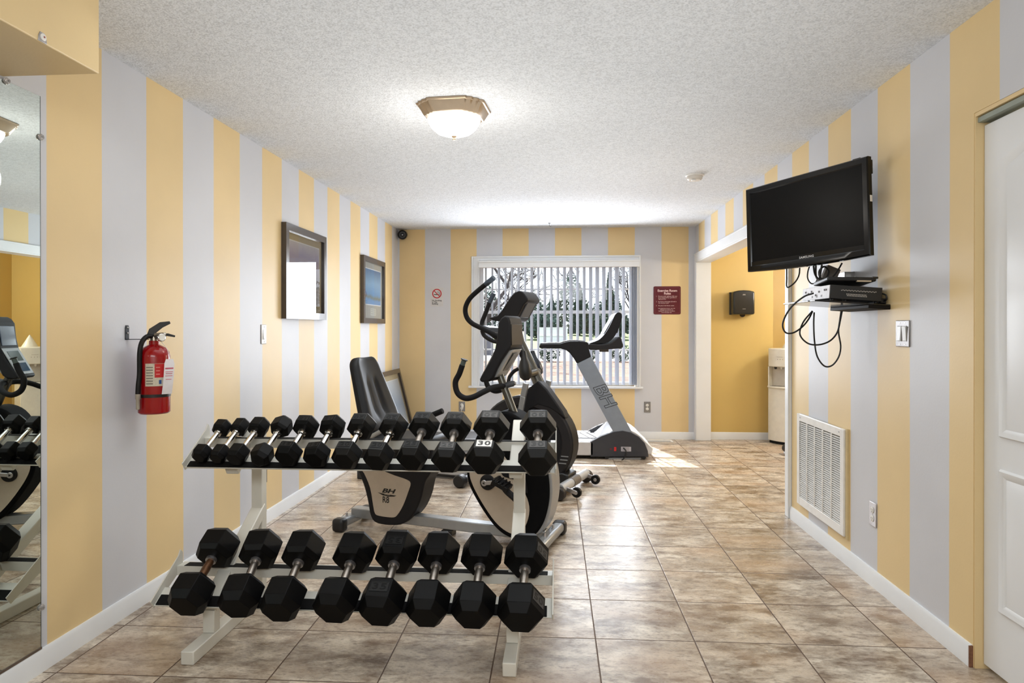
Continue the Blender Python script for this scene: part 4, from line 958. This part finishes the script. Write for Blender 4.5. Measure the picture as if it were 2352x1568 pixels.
B.b(MB().prism(ph, -.1035, -.099), 'white_panel', putty, .001)
dk = smooth_poly(B.poly([(1150,1075), (1180,1075), (1205,1095), (1212,1130), (1206,1128), (1188,1105), (1170,1098), (1155,1092)], -.104), 3)
B.b(MB().prism(dk, -.106, -.103), 'dark_inlay', shell, .001)
cr = B.p(1120, 1107, -.104)
hub = B.b(MB().lathe([(.046, 0), (.046, .006), (.040, .010), (.014, .012)], cr, (0,-1,0), 28), 'crank_disc', shell)
c1 = B.p(1112, 1109, -.125); c2 = B.p(1150, 1107, -.13)
ca = B.b(MB().bar(c1, c2, .024, .012, (0,1,0)).lathe([(.018, -.006), (.018, .007)], c1, (0,-1,0), 20), 'crank_arm', steel, .003)
B.b(MB().lathe([(.009, .007), (.009, .008)], c1, (0,-1,0), 3), 'crank_bolt', black, 0, ca)
pa = MB(); pv = B.p(1155, 1112, -.19); TT = Matrix.Translation(pv) @ Matrix.Rotation(math.radians(25), 4, 'Y')
pa.box((-.045, -.055, -.012), (.045, .05, .012), TT); pa.box((-.055, -.05, -.028), (-.03, .045, .018), TT); pa.cyl(c2, pv, .008)
for i in range(4): pa.box((-.05+i*.022, -.058, .010), (-.04+i*.022, .052, .020), TT)
B.b(pa, 'pedal', rubber, .003)
stp = MB(); stp.tube(spline([TT @ Vector((-.02, .0, .014)), TT @ Vector((.03, -.0, -.02)), TT @ Vector((.09, 0, -.035)), TT @ Vector((.15, 0, -.05))]), .02, 8); B.b(stp, 'pedal_strap', shell)
cr2 = Vector((cr.x, .104, cr.z)); d2 = Vector((2*cr.x-c2.x, .13, 2*cr.z-c2.z))
B.b(MB().bar((cr.x, .125, cr.z), d2, .024, .012, (0,1,0)), 'crank_arm', steel, .003)
pf = MB().box((-.045, -.05, -.012), (.045, .055, .012), Matrix.Translation(d2+Vector((0, .06, 0)))); B.b(pf, 'pedal', rubber, .003)
# mast, handlebar, console
m0 = B.p(1200, 1000); m1 = B.p(1141, 842)
B.b(MB().tube([m0, m1], .0235, 18), 'mast', gsteel)
B.b(MB().tube([m0+(m0-m1).normalized()*.03, m0+(m1-m0).normalized()*.02], .032, 18), 'mast_collar', shell)
hp = [(1062,838,-.24), (1055,858,-.24), (1046,878,-.24), (1051,902,-.24), (1068,914,-.238), (1088,911,-.225), (1110,900,-.19), (1132,890,-.12), (1150,887,-.05)]
near = [B.p(u, v, w) for u, v, w in hp]; centre = B.p(1158, 886, 0)
bar_ = near+[centre]+[Vector((p.x, -p.y, p.z)) for p in near[::-1]]
B.b(MB().tube([B.p(1150, 888), B.p(1178, 880.5), B.p(1183, 879)], [.018, .018, .012], 14), 'handlebar_stub', M('stub_grey', (70, 72, 78), .4))
hb = B.b(MB().tube(spline(bar_, 6), .0165, 14), 'handlebar', foamgrip)
for p, p2 in ((near[0], near[1]), (Vector((near[0].x, .24, near[0].z)), Vector((near[1].x, .24, near[1].z)))):
    d = (p-p2).normalized(); B.b(MB().tube([p-d*.004, p+d*.03], .0145, 14), 'grip_sensor', M('teal_grey', (74, 86, 84), .4), 0, hb); B.b(MB().tube([p+d*.03, p+d*.036], .021, 14), 'end_cap', black, .002, hb)
w_ = -.112
upo = B.poly([(1144,741), (1151,730), (1160,724), (1168,727), (1172,740), (1173,797), (1166,806), (1151,828), (1140,848), (1132,868), (1123,876), (1105,878), (1100,872), (1112,850), (1125,829), (1136,802), (1141,776)], w_)
B.b(MB().prism(upo, -.112, .112), 'console_body', shell, .012, seg=4)
e0, e1 = B.q(1172, 744, w_), B.q(1173, 793, w_)
B.b(MB().prism(offset_quad(e0, e1, -.001, .005), -.10, .10), 'console_back_panel', M('brown_grey_plastic', (54, 49, 47), .5, spec=.3), .003)
sp = B.poly([(1177,803), (1163,805), (1128,868), (1140,866), (1150,850)], -.09)
rc_ = B.b(MB().prism(sp, -.088, .088), 'console_rear_cover', silver, .004)
e0, e1 = B.q(1174, 812, -.088), B.q(1148, 852, -.088)
MB().prism(offset_quad(e0, e1, .001, .003), -.045, .045).build('rear_hatch', gsteel, rc_, .001)
kp0, kp1 = B.q(1143, 748, w_), B.q(1137, 797, w_)
B.b(MB().prism(offset_quad(kp0, kp1, -.003, .006), -.085, .085), 'keypad_panel', M('blue_grey_keypad', (76, 92, 118), .15, spec=.8), .003)
sc0, sc1 = B.q(1136, 803, w_), B.q(1103, 867, w_)
bz = B.b(MB().prism(offset_quad(sc0, sc1, -.004, .007), -.098, .098), 'display_bezel', silver, .003)
mixp = lambda a, b, t: (a[0]+(b[0]-a[0])*t, a[1]+(b[1]-a[1])*t)
MB().prism(offset_quad(mixp(sc0, sc1, .12), mixp(sc0, sc1, .5), -.0055, .003), -.065, .065).build('display', M('lcd_grey', (96, 108, 110), .1, spec=.7), bz)
MB().prism(offset_quad(mixp(sc0, sc1, .58), mixp(sc0, sc1, .9), -.0055, .003), -.07, .07).build('button_panel', M('blue_buttons', (52, 78, 104), .15, spec=.7), bz)
# ================================================================== elliptical trainer
E = Machine('elliptical_trainer', 'dark elliptical trainer with big round flywheel housing and curved black handles before the window', 'elliptical trainer', (.1, 5.30, 0), -20)
dc = E.p(1213, 1012); RD = .372
circ = lambda r, a0=0, a1=2*PI, n=48: [(dc.x+1.09*r*math.cos(a0+(a1-a0)*i/n), dc.z+r*math.sin(a0+(a1-a0)*i/n)) for i in range(n)]
fw = E.b(MB().prism(circ(RD), -.075, .075), 'flywheel_housing', shell, .014, seg=3)
for w, s_ in ((-.0755, -1), (.0755, 1)):
    n = 56; vs = []
    for r, h in ((RD*.985, 0), (RD*.96, .012), (RD*.80, .012), (RD*.77, 0)):
        vs += [(dc.x+1.09*r*math.cos(2*PI*i/n), w+s_*h, dc.z+r*math.sin(2*PI*i/n)) for i in range(n)]
    MB().add(vs, [(j*n+i, j*n+(i+1)%n, (j+1)*n+(i+1)%n, (j+1)*n+i) for j in range(3) for i in range(n)]).build('rim_band', shell2 if s_ < 0 else shell, fw)
for k, (u, v) in enumerate(((1297, 1048), (1295, 1056), (1292, 1064))):
    x, z = E.q(u, v, -.089); MB().box((x-.03, -.0905, z-.004), (x+.03, -.088, z+.004)).build('silver_stripe', silver, fw)
sh_ = E.poly([(1196,1000), (1197,960), (1203,920), (1212,892), (1236,874), (1256,894), (1276,922), (1292,945), (1299,962), (1284,952), (1262,938), (1236,930), (1216,940), (1206,970)], -.09)
E.b(MB().prism(sh_, -.09, .02), 'mast_shroud', shell, .012, seg=3)
bs = E.poly([(1150,1130), (1160,1095), (1225,1098), (1290,1086), (1306,1092), (1300,1118), (1284,1132)], -.10)
E.b(MB().prism(bs, -.10, .10), 'base_cover', black, .010)
E.b(MB().tube([E.p(1238, 880), E.p(1196, 786), E.p(1184, 735)], [.046, .036, .034], 16), 'mast', gsteel)
co = smooth_poly(E.poly([(1122,729), (1142,725), (1160,700), (1176,677), (1190,668), (1200,670), (1209,681), (1212,691), (1202,700), (1188,728), (1174,740), (1148,738), (1132,736)], -.13), 2)
cs = E.b(MB().prism(co, -.13, .13), 'console', shell, .012, seg=3)
e0, e1 = E.q(1210, 686, -.13), E.q(1188, 728, -.13)
MB().prism(offset_quad(e0, e1, -.003, .010), -.085, .085).build('console_rear_cover', M('slate_grey_plastic', (84, 88, 96), .4), cs, .004)
e0, e1 = E.q(1158, 702, -.13), E.q(1182, 672, -.13)
MB().prism(offset_quad(e0, e1, .002, .006), -.10, .10).build('display', M('lcd_dark', (40, 52, 70), .1, spec=.8), cs)
ty = smooth_poly(E.poly([(1112,747), (1128,752), (1150,753), (1150,762), (1130,762), (1114,755)], -.06), 2)
E.b(MB().prism(ty, -.09, .09), 'accessory_tray', M('slate_grey_plastic', (84,88,96)), .004)
E.b(MB().tube(spline([E.p(1150,892,.1), E.p(1166,880,.12), E.p(1170,866,.14), E.p(1180,853,.16), E.p(1192,846,.17)]), .016, 10), 'far_handle_brace', shell)
E.b(MB().tube(spline([E.p(1107,758,-.16), E.p(1112,770,-.15), E.p(1126,780,-.13), E.p(1142,785,-.1), E.p(1170,786,-.03), E.p(1180,786,.03), E.p(1160,778,.13), E.p(1140,766,.16)]), .0165, 12), 'fixed_handlebar', shell2)
def arm(pts, w0, w1, grip_n, name='swing_handle'):
    n = len(pts); P = [E.p(u, v, w0+(w1-w0)*i/(n-1)) for i, (u, v) in enumerate(pts)]; S_ = spline(P, 6)
    o = E.b(MB().tube(S_, .0195, 14), name, foamgrip)
    d = (S_[0]-S_[1]).normalized(); E.b(MB().tube([S_[0]-d*.09, S_[0]+d*.004], .0215, 14), 'grip', M('blue_grey_grip', (44, 56, 70), .5), .003, o)
    return S_
arm([(1134,638), (1118,651), (1096,669), (1078,687), (1069,708), (1072,728), (1084,742), (1103,752), (1125,763), (1145,773), (1172,786), (1194,804), (1204,832)], -.30, -.17, 3)
arm([(1134,675), (1126,692), (1116,718), (1107,744), (1118,757), (1160,790), (1210,815), (1228,838)], .30, .17, 2)
for sg, top, bot in ((-1, (1202,806), (1208,866)), (1, (1222,806), (1235,858))):
    w = .17*sg; a, b_ = E.p(*top, w), E.p(*bot, w); d = (b_-a)
    E.b(MB().tube([a, a+d*.3, a+d*.55, a+d*.85, b_, b_+d*.12], [.022, .028, .048, .052, .045, .02], 16), 'pivot_cover', black if sg < 0 else M('blue_black_cover', (26, 32, 46), .3))
    E.b(MB().cyl((b_.x+.01, w-sg*.02, b_.z+.02), (b_.x+.02, sg*.03, b_.z+.03), .030), 'pivot_axle', gsteel)
for sg in (-1, 1):
    w = .17*sg; P = [E.p(1208, 880, -.17), E.p(1202, 910, -.17), E.p(1195, 950, -.17), E.p(1192, 1005, -.17)]
    P = [Vector((p.x+(.0 if sg < 0 else .06), w, p.z)) for p in P]
    mb = MB()
    for a, b_ in zip(P, P[1:]): mb.bar(a, b_, .042, .03, (0,1,0))
    E.b(mb, 'swing_link', silver, .004)
    x0 = -.30 if sg < 0 else -.46
    E.b(MB().tube([P[-1], (P[-1].x-.5, w, .28), (-1.22, w, .15)], .022, 12), 'pedal_arm', silver)
    E.b(MB().lathe([(.038, -.02), (.04, -.01), (.04, .01), (.038, .02)], (-1.22, w, .15), (0,1,0), 18), 'track_roller', rubber)
    f_ = MB(); f_.box((x0-.36, w-.075, .345), (x0+.02, w+.075, .362)); f_.box((x0-.36, w-.075, .362), (x0+.02, w-.06, .395)); f_.box((x0-.0, w-.075, .362), (x0+.02, w+.075, .42))
    E.b(f_, 'foot_platform', shell2, .012)
    E.b(MB().box((-1.45, w-.03, .085), (-.85, w+.03, .11)), 'roller_track', silver2, .003)
E.b(MB().box((-1.83, -.04, .035), (-.02, .04, .085)), 'main_beam', silver2, .006)
E.b(MB().box((-1.82, -.035, .012), (-.1, .035, .036)), 'beam_base', black)
st = E.b(MB().tube([(0, -.31, .078), (0, .31, .078)], .036, 20), 'front_stabilizer', silver2)
for w in (-1, 1):
    E.b(MB().lathe([(.040, 0), (.050, .006), (.050, .05), (.044, .058)], (0, w*.30, .0505), (0,w,0), 22), 'end_cap', M('brown_black_cap', (36, 30, 28), .5), 0, st)
    wh = E.b(MB().lathe([(.036, -.014), (.038, -.010), (.038, .010), (.036, .014)], (.105, w*.235, .05), (0,1,0), 22), 'transport_wheel', rubber, 0, st)
    E.b(MB().bar((.02, w*.255, .075), (.11, w*.255, .05), .008, .03, (0,0,1)).lathe([(.014, -.02), (.014, .022)], (.105, w*.24, .05), (0,1,0), 14), 'wheel_bracket', steel, .002, st)
E.b(MB().tube([(0, -.075, .078), (0, .075, .078)], .040, 20), 'stabilizer_sleeve', M('taupe_grey', (112, 104, 98), .4), 0, st)
rs_ = E.b(MB().tube([(-.86, -.24, .055), (-.86, .24, .055)], .03, 16), 'middle_stabilizer', silver)
for w in (-1, 1): E.b(MB().lathe([(.040, 0), (.052, .008), (.052, .06), (.044, .07)], (-.86, w*.23, .0525), (0,w,0), 22), 'end_cap', black, 0, rs_)
rr = E.b(MB().box((-1.79, -.30, .03), (-1.73, .28, .08)), 'rear_stabilizer', silver, .006)
for a, c in ((-.345, -.29), (.27, .325)): E.b(MB().box((-1.805, a, 0), (-1.715, c, .095)), 'end_cap', black, .006, rr)
# ================================================================== treadmill
R_ = Machine('treadmill', 'silver treadmill with dark motor cover facing the doorway in front of the window', 'treadmill', (.3, 6.98, 0), 0)
wn = -.38
cov = R_.poly([(1356,1049), (1356,1015), (1380,1002), (1410,991), (1430,988.5), (1450,993), (1468,1003), (1481,1017), (1488,1035), (1490,1049)], wn)
for a, c in ((wn, wn+.06), (-wn-.06, -wn)): mc = R_.b(MB().prism(cov, a, c), 'motor_side_cover', M('navy_charcoal', (44, 46, 54), .4), .005); 
first_cover = [c for c in R_.root.children if c.name.startswith('motor_side_cover')][0]
x0, z0 = R_.q(1413, 1031, wn); sw_ = MB().box((x0-.011, wn-.004, z0-.020), (x0+.011, wn, z0+.020)).build('power_switch', M('switch_red', (190, 20, 24), .3), first_cover, .002)
x0, z0 = R_.q(1438, 1031, wn); lb = MB().box((x0-.048, wn-.001, z0-.022), (x0+.048, wn, z0+.022)).build('rating_label', M('label_grey_white', (190, 188, 196), .5), first_cover)
for k in range(4): MB().box((x0-.042, wn-.0016, z0-.015+k*.009), (x0+.03, wn-.001, z0-.012+k*.009)).build('print_line', M('label_ink', (110, 106, 116), .6), lb)
x1, z1 = R_.q(1403, 1031, wn); MB().box((x1-.008, wn-.001, z1-.006), (x1+.008, wn, z1+.006)).build('red_mark', M('dull_red', (120, 24, 40), .5), first_cover)
R_.b(MB().tube(spline([R_.p(1432,1028,wn-.004), R_.p(1438,1036,wn-.02), R_.p(1436,1048,wn-.03), R_.p(1426,1058,wn-.03), R_.p(1408,1061,wn-.02), R_.p(1395,1057,wn)]), .006, 8), 'power_cord', black)
hd = R_.poly([(1356,1030), (1357,1011), (1372,1000), (1390,984), (1405,976), (1430,974), (1455,984), (1475,1003), (1487,1030)], 0)
R_.b(MB().prism(smooth_poly(hd, 2), wn+.06, -wn-.06), 'motor_hood', silver2, .006)
xd = R_.q(1356, 1030, wn)[0]; xe = xd-1.40
for w in (wn, -wn-.13):
    fr2 = R_.b(MB().box((xe, w, .034), (xd+.03, w+.13, .165)), 'side_rail', M('pale_silver', (190, 190, 194), .38, .3), .008)
    k = MB()
    for i in range(4): k.box((xe+.05, w+.022+i*.026, .1648), (xd+.02, w+.030+i*.026, .1668))
    k.build('tread_rib', M('rib_grey', (150, 152, 158), .5), fr2)
R_.b(MB().box((xe+.02, wn+.13, .15), (xd+.1, -wn-.13, .163)), 'running_belt', M('belt_grey', (62, 62, 66), .55), .003)
R_.b(MB().box((xe-.05, wn+.0, .03), (xe+.02, -wn, .15)), 'rear_roller_cover', black, .015)
R_.b(MB().box((xe+.02, wn+.05, .002), (xe+.1, -wn-.05, .036)), 'rear_foot', black, .004)
R_.b(MB().box((xe+.1, wn+.02, .030), (xd, -wn-.02, .060)), 'underframe', dark)
R_.b(MB().bar(R_.p(1396, 1053, wn+.05), R_.p(1472, 1053, wn+.05), .05, .032, (0,0,1)), 'lift_frame', silver, .004)
for u in (1394, 1478):
    c_ = R_.p(u, 1053, wn+.03); R_.b(MB().lathe([(.014, -.02), (.014, .022)], (c_.x, c_.y, .0215), (0,1,0), 14).lathe([(.0215, -.015), (.0215, .015)], (c_.x, c_.y, .0215), (0,1,0), 16), 'transport_wheel', black)
up_ = R_.poly([(1324,835), (1358,818.5), (1452,993), (1409,993)], wn)
brk = R_.poly([(1240,799.5), (1238,796), (1240,791), (1262,789.5), (1286,789.5), (1296,786), (1308,783.5), (1330,783), (1348,785), (1352,789), (1353,803), (1358,819), (1325,834.5), (1317,822), (1309,811), (1300,804), (1288,800.5)], wn)
gsl = M('slate_silver', (140, 149, 162), .38, .4)
for w in (wn, -wn-.06):
    u_o = R_.b(MB().prism(up_, w+.004, w+.056), 'upright', gsl, .006)
    R_.b(MB().prism(brk, w, w+.06), 'handle_bracket', shell, .008, seg=3)
    g0, g1 = R_.p(1241, 793.5, w+.03), R_.p(1288, 793.5, w+.03)
    R_.b(MB().tube([g0, g1], .024, 12), 'handrail_grip', foamgrip, .004)
    if w == wn:
        d0, d1 = R_.q(1372, 882, wn), R_.q(1403, 933, wn); ang = Vector((d1[0]-d0[0], 0, d1[1]-d0[1])).normalized()
        mid = ((d0[0]+d1[0])/2, wn+.0038, (d0[1]+d1[1])/2)
        perp = Vector((-ang.z, 0, ang.x)); 
        text('BH', .17, frame(mid, ang, perp), M('logo_dark', (22, 24, 28), .5), 'lettering', u_o, sx=1.15, shear=.2, bold=.0045)
        text('BH', .17, frame((mid[0], mid[1]-.0006, mid[2]), ang, perp), gsl, 'lettering', u_o, sx=1.15, shear=.2, bold=-.0005)
tr2 = smooth_poly(R_.poly([(1352,790), (1375,791), (1398,789), (1412,781), (1424,772), (1429,784), (1431,798), (1412,801), (1385,803), (1354,803)], wn+.04), 2)
R_.b(MB().prism(tr2, wn+.04, -wn-.04), 'console_tray', shell2, .008)
R_.b(MB().prism(R_.poly([(1376,800), (1398,800), (1398,808), (1377,808)], wn+.1), wn+.1, -wn-.1), 'cross_bar', M('brown_grey', (84, 78, 76), .5), .004)
scr = smooth_poly(R_.poly([(1354,789), (1374,781), (1388,768), (1400,749), (1412,724), (1420,717), (1428,721), (1428,734), (1420,757), (1408,777), (1390,788)], wn+.05), 3)
cn = R_.b(MB().prism(scr, wn+.05, -wn-.05), 'console', shell, .008, seg=3)
e0, e1 = R_.q(1389, 767, wn+.05), R_.q(1415, 722, wn+.05)
MB().prism(offset_quad(e0, e1, .002, .005), wn+.12, -wn-.12).build('display', M('dark_bezel', (26, 28, 34), .4, spec=.2), cn)
e0, e1 = R_.q(1424, 733, wn+.05), R_.q(1416, 764, wn+.05)
R_.b(MB().prism(offset_quad(e0, e1, .004, .012), wn+.12, -wn-.12), 'console_back_cover', black, .003)
# ------------------------------------------------------------------ light
def lamp(name, kind, loc, energy, color=(1,1,1), rot=(0,0,0), **kw):
    l = bpy.data.lights.new(name, kind); l.energy = energy; l.color = color
    for k, v in kw.items(): setattr(l, k, v)
    o = bpy.data.objects.new(name, l); C.objects.link(o); o.location = loc; o.rotation_euler = rot; return o
el = math.radians(48.6); sd_ = Vector((.26*math.cos(el), -.966*math.cos(el), -math.sin(el)))
sun = lamp('sun', 'SUN', (0, 12, 9), 20.0, (1, .96, .9), angle=math.radians(.6)); sun.rotation_euler = sd_.to_track_quat('-Z', 'Y').to_euler()
lamp('ceiling_bulb', 'POINT', (-.562, 3.545, HC-.32), 5, (1, .95, .88), shadow_soft_size=.12)
lamp('camera_side_fill', 'AREA', (-.1, -.9, 2.30), 66, (.93, .975, 1), (math.radians(38), 0, 0), shape='RECTANGLE', size=2.6, size_y=1.0)  # added fill above and behind the camera
lamp('overhead_fill', 'AREA', (-.2, 4.6, 2.38), 34, (.93, .98, 1), (0, 0, 0), shape='RECTANGLE', size=2.6, size_y=5.0, spread=math.radians(125))  # added soft panel under the ceiling, brightens the far half of the room
lamp('ceiling_fill', 'AREA', (-.2, 3.4, 1.62), 17, (.93, .975, 1), (PI, 0, 0), shape='RECTANGLE', size=2.4, size_y=4.4)  # added light hanging in mid-room, aimed up to brighten the ceiling
lamp('window_side_fill', 'AREA', (-.06, 7.70, 1.35), 70, (.88, .93, 1), (math.radians(-90), 0, 0), shape='RECTANGLE', size=1.78, size_y=1.38)  # added panel on the room side of the blind, stands in for daylight
lamp('alcove_far_fill', 'POINT', (3.3, 6.9, 1.9), 48, (1, .97, .92), shadow_soft_size=.15)  # second added light, lifts the deep end of the alcove
lamp('alcove_fill', 'POINT', (2.7, 6.2, 2.0), 24, (1, .95, .86), shadow_soft_size=.15)  # added point light to brighten the alcove, no lamp hangs there
w = bpy.data.worlds.new('sky'); bpy.context.scene.world = w; w.use_nodes = True
nt = w.node_tree; bg = nt.nodes['Background']
sk = nt.nodes.new('ShaderNodeTexSky'); sk.sky_type = 'HOSEK_WILKIE'; sk.turbidity = 4; sk.sun_direction = (-sd_).normalized()
mx = nt.nodes.new('ShaderNodeMix'); mx.data_type = 'RGBA'; mx.inputs[0].default_value = .8
nt.links.new(sk.outputs[0], mx.inputs[6]); mx.inputs[7].default_value = (.84, .91, 1, 1); nt.links.new(mx.outputs[2], bg.inputs[0]); bg.inputs[1].default_value = 2.4
sc = bpy.context.scene
sc.view_settings.view_transform = 'Standard'; sc.view_settings.look = 'None'; sc.view_settings.exposure = .22
sc.cycles.use_denoising = True; sc.cycles.max_bounces = 8; sc.cycles.diffuse_bounces = 4; sc.cycles.glossy_bounces = 5; sc.cycles.transmission_bounces = 6; sc.cycles.transparent_max_bounces = 12
sc.cycles.sample_clamp_indirect = 6; sc.cycles.caustics_reflective = False; sc.cycles.caustics_refractive = False
